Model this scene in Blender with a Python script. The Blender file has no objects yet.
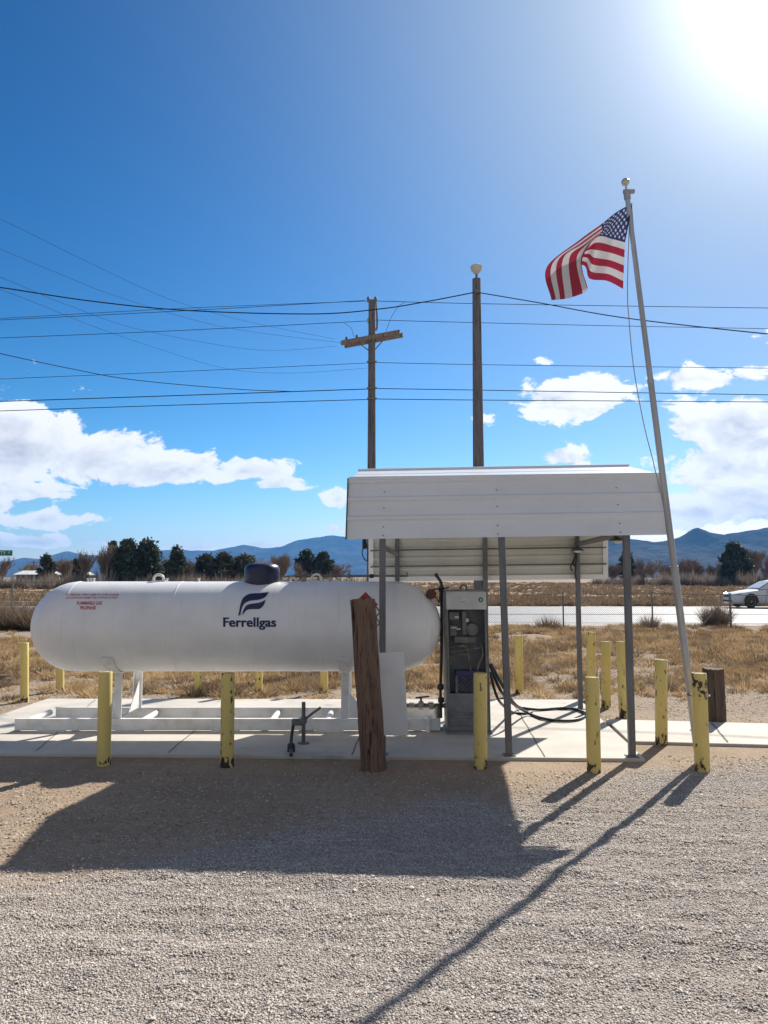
import bpy, math, random
import numpy as np
from mathutils import Vector, Matrix

random.seed(7)
RNG = np.random.default_rng(11)
scene = bpy.context.scene
COL = scene.collection

# ------------------------------------------------------------------ camera
F = 770.0
CAM_H = 1.72
PITCH = math.atan(65.0 / F)
cp, sp = math.cos(PITCH), math.sin(PITCH)
cam_d = bpy.data.cameras.new("camera")
cam = bpy.data.objects.new("camera", cam_d)
COL.objects.link(cam)
cam.location = (0, 0, CAM_H)
cam.rotation_euler = (math.radians(90) + PITCH, 0, 0)
cam_d.sensor_fit = 'VERTICAL'
cam_d.sensor_height = 36.0
cam_d.lens = F / 1024.0 * 36.0
cam_d.clip_start = 0.05
cam_d.clip_end = 60000
scene.camera = cam


def ray(px, py):
    a, b = (px - 384) / F, (512 - py) / F
    return Vector((a, cp - b * sp, sp + b * cp))


def P(px, py, Y):            # world point on the pixel's ray at depth Y
    r = ray(px, py)
    t = Y / r.y
    return Vector((r.x * t, Y, CAM_H + r.z * t))


def G(px, py, z=0.0):        # world point on the pixel's ray at height z
    r = ray(px, py)
    t = (z - CAM_H) / r.z
    return Vector((r.x * t, r.y * t, z))


# ------------------------------------------------------------------ noise
def _hash(ix, iy, seed):
    h = (ix.astype(np.int64) * 374761393 + iy.astype(np.int64) * 668265263 + seed * 974711) & 0xffffffff
    h = ((h ^ (h >> 13)) * 1274126177) & 0xffffffff
    return ((h ^ (h >> 16)) & 0xffffff) / float(0xffffff)


def vnoise(x, y, seed=0):
    x = np.asarray(x, float); y = np.asarray(y, float)
    ix, iy = np.floor(x), np.floor(y)
    fx, fy = x - ix, y - iy
    fx = fx * fx * (3 - 2 * fx); fy = fy * fy * (3 - 2 * fy)
    a = _hash(ix, iy, seed); b = _hash(ix + 1, iy, seed)
    c = _hash(ix, iy + 1, seed); d = _hash(ix + 1, iy + 1, seed)
    return (a * (1 - fx) + b * fx) * (1 - fy) + (c * (1 - fx) + d * fx) * fy


def fbm(x, y, oct=4, seed=0, gain=.5):
    s, a, t = 0, 1, 0
    for i in range(oct):
        s = s + a * vnoise(x * 2 ** i, y * 2 ** i, seed + i * 17)
        t += a
        a *= gain
    return s / t


def sstep(a, b, x):
    t = np.clip((x - a) / (b - a), 0, 1)
    return t * t * (3 - 2 * t)


# ------------------------------------------------------------------ materials
class NT:
    def __init__(s, tree):
        s.t = tree
        s.n = tree.nodes
        s.l = tree.links

    def new(s, typ, **kw):
        n = s.n.new(typ)
        for k, v in kw.items():
            setattr(n, k, v)
        return n

    def put(s, sock, v):
        if v is None:
            return
        if isinstance(v, bpy.types.NodeSocket):
            s.l.new(v, sock)
        else:
            if sock.type == 'RGBA' and len(v) == 3:
                v = (*v, 1)
            sock.default_value = v

    def m(s, op, a, b=None, c=None, clamp=False):
        n = s.new('ShaderNodeMath', operation=op)
        n.use_clamp = clamp
        s.put(n.inputs[0], a); s.put(n.inputs[1], b); s.put(n.inputs[2], c)
        return n.outputs[0]

    def mix(s, f, a, b, mode='MIX'):
        n = s.new('ShaderNodeMix', data_type='RGBA', blend_type=mode)
        s.put(n.inputs[0], f); s.put(n.inputs[6], a); s.put(n.inputs[7], b)
        return n.outputs[2]

    def ramp(s, f, lo, hi):
        n = s.new('ShaderNodeMapRange', interpolation_type='SMOOTHSTEP')
        s.put(n.inputs[0], f); n.inputs[1].default_value = lo; n.inputs[2].default_value = hi
        return n.outputs[0]

    def noise(s, vec, scale, detail=4, rough=.55, dist=0.0):
        n = s.new('ShaderNodeTexNoise')
        s.put(n.inputs['Vector'], vec)
        n.inputs['Scale'].default_value = scale
        n.inputs['Detail'].default_value = detail
        n.inputs['Roughness'].default_value = rough
        n.inputs['Distortion'].default_value = dist
        return n.outputs['Fac']

    def vor(s, vec, scale, feature='F1', out='Distance'):
        n = s.new('ShaderNodeTexVoronoi', feature=feature)
        s.put(n.inputs['Vector'], vec)
        n.inputs['Scale'].default_value = scale
        return n.outputs[out]

    def obj(s, scale=(1, 1, 1), rand=True):
        tc = s.new('ShaderNodeTexCoord')
        v = tc.outputs['Object']
        if rand:
            oi = s.new('ShaderNodeObjectInfo')
            va = s.new('ShaderNodeVectorMath', operation='MULTIPLY_ADD')
            s.put(va.inputs[0], v); va.inputs[1].default_value = scale
            cx = s.new('ShaderNodeCombineXYZ')
            r = s.m('MULTIPLY', oi.outputs['Random'], 37.0)
            s.put(cx.inputs[0], r); s.put(cx.inputs[1], r)
            s.put(va.inputs[2], cx.outputs[0])
            return va.outputs[0]
        va = s.new('ShaderNodeVectorMath', operation='MULTIPLY')
        s.put(va.inputs[0], v); va.inputs[1].default_value = scale
        return va.outputs[0]

    def bump(s, h, strength=.3, dist=.01):
        b = s.new('ShaderNodeBump')
        b.inputs['Strength'].default_value = strength
        b.inputs['Distance'].default_value = dist
        s.put(b.inputs['Height'], h)
        return b.outputs[0]


def new_mat(name):
    m = bpy.data.materials.new(name)
    m.use_nodes = True
    nt = NT(m.node_tree)
    bs = m.node_tree.nodes['Principled BSDF']
    return m, nt, bs


def mat(name, c1, c2=None, scale=8, rough=.6, metal=0.0, stretch=(1, 1, 1), bump=0.0, bdist=.004, lo=.35, hi=.65,
        dirt=None, dirt_amt=.35, dirt_scale=3, spec=.5, rvar=.12):
    m, t, b = new_mat(name)
    v = t.obj(stretch)
    n = t.noise(v, scale, 6, .6)
    col = t.mix(t.ramp(n, lo, hi), c1, c2 or tuple(x * .85 for x in c1))
    if dirt:
        d = t.ramp(t.noise(v, dirt_scale, 8, .65), .5, .75)
        col = t.mix(t.m('MULTIPLY', d, dirt_amt), col, dirt)
    t.put(b.inputs['Base Color'], col)
    t.put(b.inputs['Roughness'], t.m('MULTIPLY_ADD', n, rvar * 2, rough - rvar))
    b.inputs['Metallic'].default_value = metal
    b.inputs['Specular IOR Level'].default_value = spec
    if bump:
        t.put(b.inputs['Normal'], t.bump(n, bump, bdist))
    return m


M = {}
M['tank'] = mat('tank_white_paint', (.80, .80, .79), (.74, .735, .72), 2.2, .35, dirt=(.50, .46, .40), dirt_amt=.28, dirt_scale=1.6)
def m_tank():
    m, t, b = new_mat('tank_weathered_white')
    v = t.obj((1, 1, 1), False)
    n = t.noise(v, 2.2, 6, .6)
    col = t.mix(t.ramp(n, .35, .65), (.79, .795, .80), (.73, .735, .74))
    d = t.ramp(t.noise(v, 1.6, 8, .65), .5, .75)
    col = t.mix(t.m('MULTIPLY', d, .26), col, (.50, .47, .42))
    st = t.noise(t.obj((9, .6, .6), False), 3.2, 6, .6)          # rain streaks run down the shell
    col = t.mix(t.m('MULTIPLY', t.ramp(st, .56, .74), .22), col, (.44, .40, .34))
    sp2 = t.noise(v, 38, 4, .6)
    col = t.mix(t.m('MULTIPLY', t.ramp(sp2, .70, .74), .6), col, (.26, .17, .11))
    t.put(b.inputs['Base Color'], col)
    t.put(b.inputs['Roughness'], t.m('MULTIPLY_ADD', n, .25, .25))
    t.put(b.inputs['Normal'], t.bump(t.noise(v, 5, 4, .5), .06, .01))
    return m


M['tank'] = m_tank()
M['skid'] = mat('skid_white_paint', (.78, .78, .77), (.68, .67, .65), 5, .5, dirt=(.42, .36, .28), dirt_amt=.4, dirt_scale=5)
M['navy'] = mat('navy_blue', (.009, .012, .045), (.012, .017, .06), 6, .34, dirt=(.2, .18, .16), dirt_amt=.15)
M['navy_decal'] = mat('navy_decal', (.012, .016, .07), (.016, .02, .085), 9, .45)
M['red_decal'] = mat('red_decal', (.42, .035, .05), (.55, .10, .11), 30, .6)
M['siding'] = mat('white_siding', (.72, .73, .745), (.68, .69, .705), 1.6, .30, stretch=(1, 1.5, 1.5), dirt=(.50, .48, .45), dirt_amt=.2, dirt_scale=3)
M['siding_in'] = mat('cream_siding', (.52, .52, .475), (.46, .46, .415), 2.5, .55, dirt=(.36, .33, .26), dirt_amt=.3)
M['trim_dark'] = mat('dark_trim', (.06, .065, .075), (.09, .09, .095), 12, .5)
M['galv'] = mat('grey_steel_tube', (.115, .12, .13), (.155, .16, .17), 14, .45, metal=.35, stretch=(1, 1, .25), dirt=(.16, .08, .04), dirt_amt=.35, dirt_scale=9)
M['alu'] = mat('pole_aluminium', (.42, .43, .45), (.34, .345, .36), 7, .42, metal=.55, stretch=(1, 1, .1), dirt=(.2, .15, .10), dirt_amt=.35, dirt_scale=6)
M['cab'] = mat('cabinet_grey', (.20, .21, .215), (.15, .155, .16), 9, .5, dirt=(.05, .045, .04), dirt_amt=.6, dirt_scale=8)
M['cab_in'] = mat('cabinet_inside_dark', (.115, .12, .122), (.17, .172, .168), 9, .65, dirt=(.30, .28, .25), dirt_amt=.5, dirt_scale=14)
M['cab_white'] = mat('cabinet_white_panel', (.60, .61, .61), (.52, .53, .53), 7, .5, dirt=(.3, .28, .25), dirt_amt=.35, dirt_scale=12)
M['white'] = mat('white_board', (.76, .76, .76), (.71, .71, .715), 3, .5, dirt=(.5, .47, .42), dirt_amt=.3)
M['green_st'] = mat('green_sticker', (.02, .20, .11), (.03, .25, .14), 20, .5)
M['crate'] = mat('blue_crate_plastic', (.022, .022, .085), (.03, .03, .11), 10, .45)
M['crate_pale'] = mat('lattice_painted_light', (.15, .155, .20), (.09, .095, .15), 20, .5)  # strands coloured paler to stand for light shining through the lattice
M['black'] = mat('black_rubber', (.014, .014, .014), (.03, .029, .028), 18, .5, bump=.15)
M['pipe'] = mat('dark_pipe', (.035, .033, .033), (.07, .05, .04), 16, .55, metal=.3)
M['pipe_grey'] = mat('grey_pipe', (.22, .21, .20), (.14, .12, .10), 16, .5, metal=.5)
M['brass'] = mat('valve_brass', (.33, .27, .20), (.42, .40, .38), 16, .45, metal=.5)
M['red'] = mat('red_paint', (.36, .03, .035), (.28, .025, .03), 16, .5)
M['red_dark'] = mat('dark_red_paint', (.13, .018, .018), (.07, .02, .02), 16, .5)
M['wire'] = mat('cable_black', (.02, .021, .024), (.03, .03, .032), 16, .85, spec=.05)
M['glass_lamp'] = mat('lamp_glass', (.55, .55, .50), (.48, .48, .44), 10, .25)
M['rope'] = mat('rope_fibre', (.42, .40, .36), (.30, .28, .25), 60, .85)
M['gold'] = mat('finial_metal', (.55, .52, .44), (.45, .42, .36), 10, .35, metal=.6)
M['sign_green'] = mat('sign_green', (.005, .13, .085), (.007, .15, .10), 6, .45)
M['sign_white'] = mat('sign_white', (.75, .78, .76), (.7, .72, .7), 6, .5)
M['car_paint'] = mat('car_white_paint', (.72, .73, .74), (.70, .71, .72), 3, .22, rvar=.03)
M['car_dark'] = mat('car_black_plastic', (.018, .018, .02), (.03, .03, .03), 9, .5)
M['car_glass'] = mat('car_glass', (.03, .035, .04), (.04, .045, .05), 3, .06, rvar=.02, spec=.9)
M['tyre'] = mat('tyre_rubber', (.02, .02, .02), (.03, .03, .03), 20, .8)
M['rim'] = mat('wheel_rim', (.38, .39, .41), (.30, .31, .33), 8, .35, metal=.7)
M['lens'] = mat('headlight_lens', (.55, .57, .6), (.42, .44, .48), 8, .12)
M['wall_h'] = mat('house_wall', (.36, .33, .30), (.28, .25, .23), 1, .85)
M['roof_h'] = mat('house_roof', (.66, .66, .66), (.55, .55, .55), 1, .6)
M['win_h'] = mat('house_window', (.03, .035, .04), (.05, .05, .055), 2, .15)
M['bark'] = mat('bark', (.10, .075, .06), (.14, .11, .09), 3, .9, bump=.4, bdist=.03)
M['bark_pale'] = mat('bark_pale', (.20, .165, .14), (.26, .22, .19), 3, .9)
M['twig_red'] = mat('twig_reddish', (.20, .135, .11), (.25, .175, .145), .3, .9)
M['twig_tan'] = mat('twig_tan', (.21, .165, .125), (.27, .21, .16), .3, .9)
M['fence'] = mat('fence_steel', (.16, .155, .15), (.22, .21, .20), 8, .5, metal=.5)
M['concrete_cap'] = mat('cap_concrete', (.38, .36, .24), (.45, .42, .25), 30, .85)


def wood(name, c1, c2, dark):
    m, t, b = new_mat(name)
    v = t.obj((1, 1, .06))
    n = t.noise(v, 40, 8, .65)
    v2 = t.obj((1, 1, .12))
    n2 = t.noise(v2, 9, 5, .6)
    col = t.mix(t.ramp(n, .3, .7), c1, c2)
    crack = t.ramp(n, .56, .63)
    col = t.mix(t.m('MULTIPLY', crack, .85), col, dark)
    n3 = t.noise(t.obj((1, 1, .025)), 26, 4, .6)
    col = t.mix(t.ramp(n3, .60, .64), col, tuple(c * .45 for c in dark))
    col = t.mix(t.m('MULTIPLY', t.ramp(n2, .52, .72), .55), col, dark)
    t.put(b.inputs['Base Color'], col)
    b.inputs['Roughness'].default_value = .85
    b.inputs['Specular IOR Level'].default_value = .25
    t.put(b.inputs['Normal'], t.bump(n, .8, .012))
    return m


M['wood_post'] = wood('wood_redbrown', (.215, .14, .10), (.135, .08, .056), (.05, .031, .023))
M['wood_stump'] = wood('wood_dark_stump', (.125, .09, .065), (.085, .06, .045), (.03, .02, .016))
M['wood_pole'] = wood('wood_utility_pole', (.19, .188, .205), (.135, .133, .148), (.068, .066, .072))
M['wood_arm'] = wood('wood_crossarm', (.29, .25, .225), (.215, .185, .17), (.10, .08, .07))


def m_bollard(heavy=False):
    m, t, b = new_mat('yellow_heavily_chipped_paint' if heavy else 'yellow_chipped_paint')
    v = t.obj((1, 1, .55))
    base = t.mix(t.noise(v, 6, 5, .6), (.61, .475, .125), (.70, .56, .21))
    # scuffs (pale) and chips (dark rust), plus a chipped foot
    tc = t.new('ShaderNodeTexCoord')
    sep = t.new('ShaderNodeSeparateXYZ')
    t.put(sep.inputs[0], tc.outputs['Object'])
    foot = t.m('MULTIPLY', t.m('SUBTRACT', 1.0, t.ramp(sep.outputs[2], .01, .16)), .17)
    n = t.noise(v, 22, 5, .62)
    oi = t.new('ShaderNodeObjectInfo')
    amt = t.m('MULTIPLY_ADD', oi.outputs['Random'], .115, -.055)
    if heavy:
        amt = t.m('MULTIPLY', t.ramp(sep.outputs[2], .55, .66), .13)
        n = t.noise(v, 15, 5, .62)
    chip = t.ramp(t.m('ADD', t.m('ADD', n, foot), amt), .655, .675)
    streak = t.ramp(t.noise(t.obj((1, 1, .12)), 14, 4, .6), .55, .8)
    base = t.mix(t.m('MULTIPLY', streak, .35), base, (.40, .33, .12))
    rim = t.ramp(t.m('ADD', t.m('ADD', n, foot), amt), .60, .66)
    base = t.mix(t.m('MULTIPLY', rim, .45), base, (.34, .20, .08))
    col = t.mix(chip, base, (.035, .022, .017))
    t.put(b.inputs['Base Color'], col)
    b.inputs['Roughness'].default_value = .55
    t.put(b.inputs['Normal'], t.bump(t.m('SUBTRACT', 1.0, chip), .4, .003))
    return m


M['bollard'] = m_bollard()
M['bollard_heavy'] = m_bollard(True)


def m_concrete():
    m, t, b = new_mat('pale_concrete')
    v = t.obj((1, 1, 1), False)
    n = t.noise(v, 1.3, 8, .62)
    f = t.noise(v, 70, 3, .6)
    col = t.mix(t.ramp(n, .3, .7), (.56, .52, .455), (.45, .415, .36))
    st = t.ramp(t.noise(v, 2.6, 9, .7, .6), .57, .72)
    col = t.mix(t.m('MULTIPLY', st, .55), col, (.31, .265, .205))
    oil = t.ramp(t.noise(v, .9, 4, .5), .64, .70)
    col = t.mix(t.m('MULTIPLY', oil, .45), col, (.20, .18, .155))
    col = t.mix(t.m('MULTIPLY', t.ramp(f, .55, .75), .25), col, (.34, .31, .27))
    t.put(b.inputs['Base Color'], col)
    b.inputs['Roughness'].default_value = .85
    t.put(b.inputs['Normal'], t.bump(f, .25, .002))
    return m


M['concrete'] = m_concrete()
M['joint'] = mat('joint_dirt', (.10, .085, .07), (.15, .13, .105), 20, .95)


def m_ground():
    m, t, b = new_mat('desert_ground')
    v = t.obj((1, 1, 1), False)
    at = t.new('ShaderNodeAttribute', attribute_name='gravel')
    ag = t.new('ShaderNodeAttribute', attribute_name='scrub')
    n1 = t.noise(v, .9, 7, .6)
    n2 = t.noise(v, 9, 6, .65)
    n3 = t.noise(v, 60, 4, .7)
    dirt = t.mix(t.ramp(n1, .3, .7), (.385, .295, .205), (.29, .21, .145))
    dirt = t.mix(t.m('MULTIPLY', t.ramp(n2, .45, .7), .5), dirt, (.45, .36, .27))
    n4 = t.noise(v, 26, 5, .7)
    dirt = t.mix(t.m('MULTIPLY', t.ramp(n4, .50, .66), .5), dirt, (.235, .175, .125))
    dirt = t.mix(t.m('MULTIPLY', t.ramp(n3, .50, .66), .65), dirt, (.19, .14, .10))
    vc = t.new('ShaderNodeTexVoronoi', feature='F1')
    t.put(vc.inputs['Vector'], v); vc.inputs['Scale'].default_value = 95
    sp_ = t.new('ShaderNodeSeparateColor')
    t.put(sp_.inputs[0], vc.outputs['Color'])
    gr = t.mix(sp_.outputs[0], (.35, .305, .265), (.60, .545, .49))
    gr = t.mix(t.ramp(vc.outputs['Distance'], .3, .65), gr, (.25, .215, .185))
    gr = t.mix(t.m('MULTIPLY', t.ramp(n1, .45, .75), .4), gr, (.32, .26, .20))
    # dry field far out: mottled straw, brown and sage
    f1 = t.noise(t.obj((1, .35, 1), False), .35, 8, .68)
    f2 = t.noise(t.obj((1, .3, 1), False), 1.6, 6, .7)
    fld = t.mix(t.ramp(f1, .35, .65), (.34, .245, .155), (.24, .17, .11))
    fld = t.mix(t.m('MULTIPLY', t.ramp(f2, .48, .68), .7), fld, (.15, .11, .078))
    ar = t.new('ShaderNodeAttribute', attribute_name='rear')
    dirt = t.mix(t.m('MULTIPLY', ar.outputs['Fac'], .75), dirt, t.mix(t.ramp(n4, .35, .65), (.20, .155, .115), (.36, .29, .22)))
    col = t.mix(at.outputs['Fac'], dirt, gr)
    col = t.mix(ag.outputs['Fac'], col, fld)
    t.put(b.inputs['Base Color'], col)
    b.inputs['Roughness'].default_value = .95
    b.inputs['Specular IOR Level'].default_value = .15
    h = t.m('ADD', t.m('MULTIPLY', n3, .6), t.m('MULTIPLY', n2, .8))
    h = t.m('ADD', h, t.m('MULTIPLY', t.m('MULTIPLY', vc.outputs['Distance'], -.7), at.outputs['Fac']))
    t.put(b.inputs['Normal'], t.bump(h, .8, .02))
    return m


M['ground'] = m_ground()


def m_island(name, cols, rough=.9, lo=0, hi=1, trans=0.0, spec=.2, tone=0.0):
    """colour varies from piece to piece (per mesh island)"""
    m, t, b = new_mat(name)
    g = t.new('ShaderNodeNewGeometry')
    r = g.outputs['Random Per Island']
    cr = t.new('ShaderNodeValToRGB')
    el = cr.color_ramp.elements
    while len(el) < len(cols):
        el.new(.5)
    for i, c in enumerate(cols):
        el[i].position = i / (len(cols) - 1)
        el[i].color = (*c, 1)
    if tone:
        at = t.new('ShaderNodeAttribute', attribute_name='tone')
        r = t.m('ADD', t.m('MULTIPLY', r, 1 - tone), t.m('MULTIPLY', at.outputs['Fac'], tone))
    t.put(cr.inputs[0], r)
    t.put(b.inputs['Base Color'], cr.outputs[0])
    b.inputs['Roughness'].default_value = rough
    b.inputs['Specular IOR Level'].default_value = spec
    if trans:
        tr = t.new('ShaderNodeBsdfTranslucent')
        t.put(tr.inputs[0], cr.outputs[0])
        mx = t.new('ShaderNodeMixShader')
        mx.inputs[0].default_value = trans
        t.l.new(b.outputs[0], mx.inputs[1]); t.l.new(tr.outputs[0], mx.inputs[2])
        t.l.new(mx.outputs[0], t.n['Material Output'].inputs[0])
    return m


M['pebble'] = m_island('gravel_stone', [(.25, .21, .18), (.41, .36, .315), (.55, .50, .45), (.45, .38, .315), (.49, .45, .41), (.63, .585, .53)], .85)
M['clod'] = m_island('soil_clod', [(.30, .22, .155), (.42, .33, .24), (.22, .165, .12), (.50, .42, .33), (.36, .28, .21)], .95)
M['straw'] = m_island('dry_straw', [(.10, .065, .04), (.25, .16, .085), (.46, .32, .165), (.56, .405, .22), (.65, .50, .31)], .8, trans=.25, tone=.65)
M['field_brush'] = m_island('field_brush', [(.11, .08, .055), (.20, .14, .09), (.29, .205, .125), (.36, .26, .155), (.26, .215, .15)], .9, trans=.2, tone=.6)
M['bush_brown'] = m_island('bush_brown', [(.22, .165, .12), (.31, .235, .17), (.17, .13, .095), (.37, .285, .20)], .9, trans=.2)
M['weed'] = m_island('dead_weed', [(.13, .085, .055), (.22, .155, .10), (.34, .24, .14), (.30, .25, .19), (.42, .31, .19)], .9, trans=.2, tone=.6)
M['thicket'] = m_island('thicket_twigs', [(.26, .215, .175), (.34, .285, .235), (.20, .17, .14), (.29, .23, .195)], .9, trans=.25)
M['leaf_dark'] = m_island('leaf_dark', [(.042, .062, .038), (.070, .094, .052), (.054, .076, .050), (.10, .115, .062)], .7, trans=.15)
M['leaf_olive'] = m_island('leaf_olive', [(.055, .066, .034), (.090, .096, .050), (.07, .073, .042), (.115, .108, .062)], .7, trans=.2)


def m_road():
    m, t, b = new_mat('worn_asphalt')
    v = t.obj((1, 1, 1), False)
    n = t.noise(v, .5, 8, .65)
    f = t.noise(v, 25, 3, .7)
    col = t.mix(t.ramp(n, .3, .7), (.235, .235, .235), (.185, .18, .178))
    col = t.mix(t.m('MULTIPLY', t.ramp(f, .5, .7), .3), col, (.29, .29, .285))
    t.put(b.inputs['Base Color'], col)
    b.inputs['Roughness'].default_value = .6
    return m


M['road'] = m_road()
M['road_shoulder'] = mat('gravel_shoulder', (.42, .385, .34), (.34, .31, .27), 3, .9)
M['crack'] = mat('tar_line', (.06, .058, .055), (.10, .095, .09), 2, .8)
M['paint'] = mat('road_paint', (.74, .73, .70), (.62, .61, .58), 3, .7)


def m_mount():
    m, t, b = new_mat('bare_mountain')
    v = t.obj((1, 1, 1.6), False)
    n = t.noise(v, .006, 9, .62)
    n2 = t.noise(v, .03, 6, .6)
    col = t.mix(t.ramp(n, .35, .65), (.085, .075, .068), (.034, .036, .036))
    col = t.mix(t.m('MULTIPLY', t.ramp(n2, .46, .62), .7), col, (.018, .022, .022))
    t.put(b.inputs['Base Color'], col)
    b.inputs['Roughness'].default_value = 1
    b.inputs['Specular IOR Level'].default_value = 0
    return m


M['mount'] = m_mount()


def m_flag():
    m, t, b = new_mat('flag_cloth')
    uv = t.new('ShaderNodeUVMap', uv_map='UVMap')
    s = t.new('ShaderNodeSeparateXYZ')
    t.put(s.inputs[0], uv.outputs[0])
    u, v = s.outputs[0], s.outputs[1]         # v = 0 at the top
    st = t.m('MODULO', t.m('FLOOR', t.m('MULTIPLY', v, 13.0)), 2.0)
    col = t.mix(st, (.31, .02, .05), (.57, .565, .585))
    inc = t.m('MULTIPLY', t.m('LESS_THAN', u, .4), t.m('LESS_THAN', v, 7 / 13))
    cu, cv = t.m('MULTIPLY', u, 12 / .4), t.m('MULTIPLY', v, 10 / (7 / 13))
    ru, rv = t.m('ROUND', cu), t.m('ROUND', cv)
    par = t.m('LESS_THAN', t.m('MODULO', t.m('ADD', ru, rv), 2.0), .5)
    du, dv = t.m('SUBTRACT', cu, ru), t.m('SUBTRACT', cv, rv)
    du = t.m('MULTIPLY', du, 1.18)
    # five pointed star test: radius modulated with angle
    ang = t.m('ARCTAN2', du, t.m('MULTIPLY', dv, -1.0))
    rad = t.m('SQRT', t.m('ADD', t.m('MULTIPLY', du, du), t.m('MULTIPLY', dv, dv)))
    lim = t.m('MULTIPLY_ADD', t.m('COSINE', t.m('MULTIPLY', ang, 5.0)), .16, .40)
    inside = t.m('LESS_THAN', rad, lim)
    brd = t.m('MULTIPLY', t.m('MULTIPLY', t.m('GREATER_THAN', cu, .5), t.m('LESS_THAN', cu, 11.5)),
              t.m('MULTIPLY', t.m('GREATER_THAN', cv, .5), t.m('LESS_THAN', cv, 9.5)))
    star = t.m('MULTIPLY', t.m('MULTIPLY', inside, par), brd)
    can = t.mix(star, (.022, .042, .15), (.60, .60, .62))
    col = t.mix(inc, col, can)
    w = t.noise(t.obj(), 900, 2)
    t.put(b.inputs['Base Color'], col)
    b.inputs['Roughness'].default_value = .75
    tr = t.new('ShaderNodeBsdfTranslucent')
    t.put(tr.inputs[0], col)
    mx = t.new('ShaderNodeMixShader')
    mx.inputs[0].default_value = .20
    t.l.new(b.outputs[0], mx.inputs[1]); t.l.new(tr.outputs[0], mx.inputs[2])
    t.l.new(mx.outputs[0], t.n['Material Output'].inputs[0])
    return m


M['flag'] = m_flag()


# ------------------------------------------------------------------ mesh builder
class MB:
    def __init__(s):
        s.v, s.f, s.uv = [], [], None

    def add(s, vs, fs):
        o = len(s.v)
        s.v += [Vector(p) for p in vs]
        s.f += [tuple(i + o for i in q) for q in fs]
        return s

    def box(s, c, size, rot=None):
        hx, hy, hz = size[0] / 2, size[1] / 2, size[2] / 2
        vs = [Vector((x, y, z)) for x in (-hx, hx) for y in (-hy, hy) for z in (-hz, hz)]
        if rot is not None:
            vs = [rot @ p for p in vs]
        c = Vector(c)
        return s.add([c + p for p in vs], [(0, 1, 3, 2), (4, 6, 7, 5), (0, 4, 5, 1), (2, 3, 7, 6), (0, 2, 6, 4), (1, 5, 7, 3)])

    def tube(s, pts, r, n=12, caps=True):
        pts = [Vector(p) for p in pts]
        if not isinstance(r, (list, tuple)):
            r = [r] * len(pts)
        vs, fs = [], []
        up = None
        for i, p in enumerate(pts):
            d = (pts[min(i + 1, len(pts) - 1)] - pts[max(i - 1, 0)]).normalized()
            if up is None:
                up = Vector((0, 0, 1)) if abs(d.z) < .9 else Vector((1, 0, 0))
            a = d.cross(up)
            if a.length < 1e-6:
                a = d.orthogonal()
            a.normalize()
            b = a.cross(d).normalized()
            up = b
            for k in range(n):
                t = 2 * math.pi * k / n
                vs.append(p + (a * math.cos(t) + b * math.sin(t)) * r[i])
        for i in range(len(pts) - 1):
            for k in range(n):
                k2 = (k + 1) % n
                fs.append((i * n + k, i * n + k2, (i + 1) * n + k2, (i + 1) * n + k))
        if caps:
            fs.append(tuple(reversed(range(n))))
            fs.append(tuple(range((len(pts) - 1) * n, len(pts) * n)))
        return s.add(vs, fs)

    def lathe(s, prof, c=(0, 0, 0), axis='Z', n=32):
        """prof: list of (radius, along)"""
        vs, fs = [], []
        c = Vector(c)
        for r, h in prof:
            r = max(r, 1e-4)
            for k in range(n):
                t = 2 * math.pi * k / n
                x, y = r * math.cos(t), r * math.sin(t)
                vs.append(c + {'Z': Vector((x, y, h)), 'X': Vector((h, x, y)), 'Y': Vector((x, h, y))}[axis])
        for i in range(len(prof) - 1):
            for k in range(n):
                k2 = (k + 1) % n
                fs.append((i * n + k, i * n + k2, (i + 1) * n + k2, (i + 1) * n + k))
        fs.append(tuple(reversed(range(n))))
        fs.append(tuple(range((len(prof) - 1) * n, len(prof) * n)))
        return s.add(vs, fs)

    def extrude(s, poly, d):
        """closed polygon extruded along d"""
        n = len(poly)
        d = Vector(d)
        vs = [Vector(p) for p in poly] + [Vector(p) + d for p in poly]
        fs = [tuple(reversed(range(n))), tuple(range(n, 2 * n))] + [(i, (i + 1) % n, n + (i + 1) % n, n + i) for i in range(n)]
        return s.add(vs, fs)

    def sheet(s, A, B, th):
        """thick strip between two polylines A,B (same count); th = thickness vector"""
        th = Vector(th)
        n = len(A)
        vs = [Vector(p) for p in A] + [Vector(p) for p in B] + [Vector(p) + th for p in A] + [Vector(p) + th for p in B]
        fs = []
        for i in range(n - 1):
            fs += [(i, i + 1, n + i + 1, n + i), (2 * n + i, 3 * n + i, 3 * n + i + 1, 2 * n + i + 1),
                   (i, 2 * n + i, 2 * n + i + 1, i + 1), (n + i, n + i + 1, 3 * n + i + 1, 3 * n + i)]
        fs += [(0, n, 3 * n, 2 * n), (n - 1, 3 * n - 1, 4 * n - 1, 2 * n - 1)]
        return s.add(vs, fs)

    def build(s, name, m, parent=None, o=(0, 0, 0), smooth=False, bevel=0, angle=40):
        o = Vector(o)
        me = bpy.data.meshes.new(name)
        me.from_pydata([p - o for p in s.v], [], s.f)
        me.validate()
        import bmesh
        bm = bmesh.new(); bm.from_mesh(me)
        bmesh.ops.recalc_face_normals(bm, faces=bm.faces)
        bm.to_mesh(me); bm.free()
        me.materials.append(m)
        ob = bpy.data.objects.new(name, me)
        COL.objects.link(ob)
        if parent is not None:
            ob.parent = parent
        else:
            ob.location = o
        if smooth:
            me.polygons.foreach_set('use_smooth', [True] * len(me.polygons))
            try:
                me.set_sharp_from_angle(angle=math.radians(angle))
            except Exception:
                pass
        if bevel:
            b = ob.modifiers.new('bevel', 'BEVEL')
            b.width = bevel; b.segments = 2; b.limit_method = 'ANGLE'
        return ob


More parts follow.
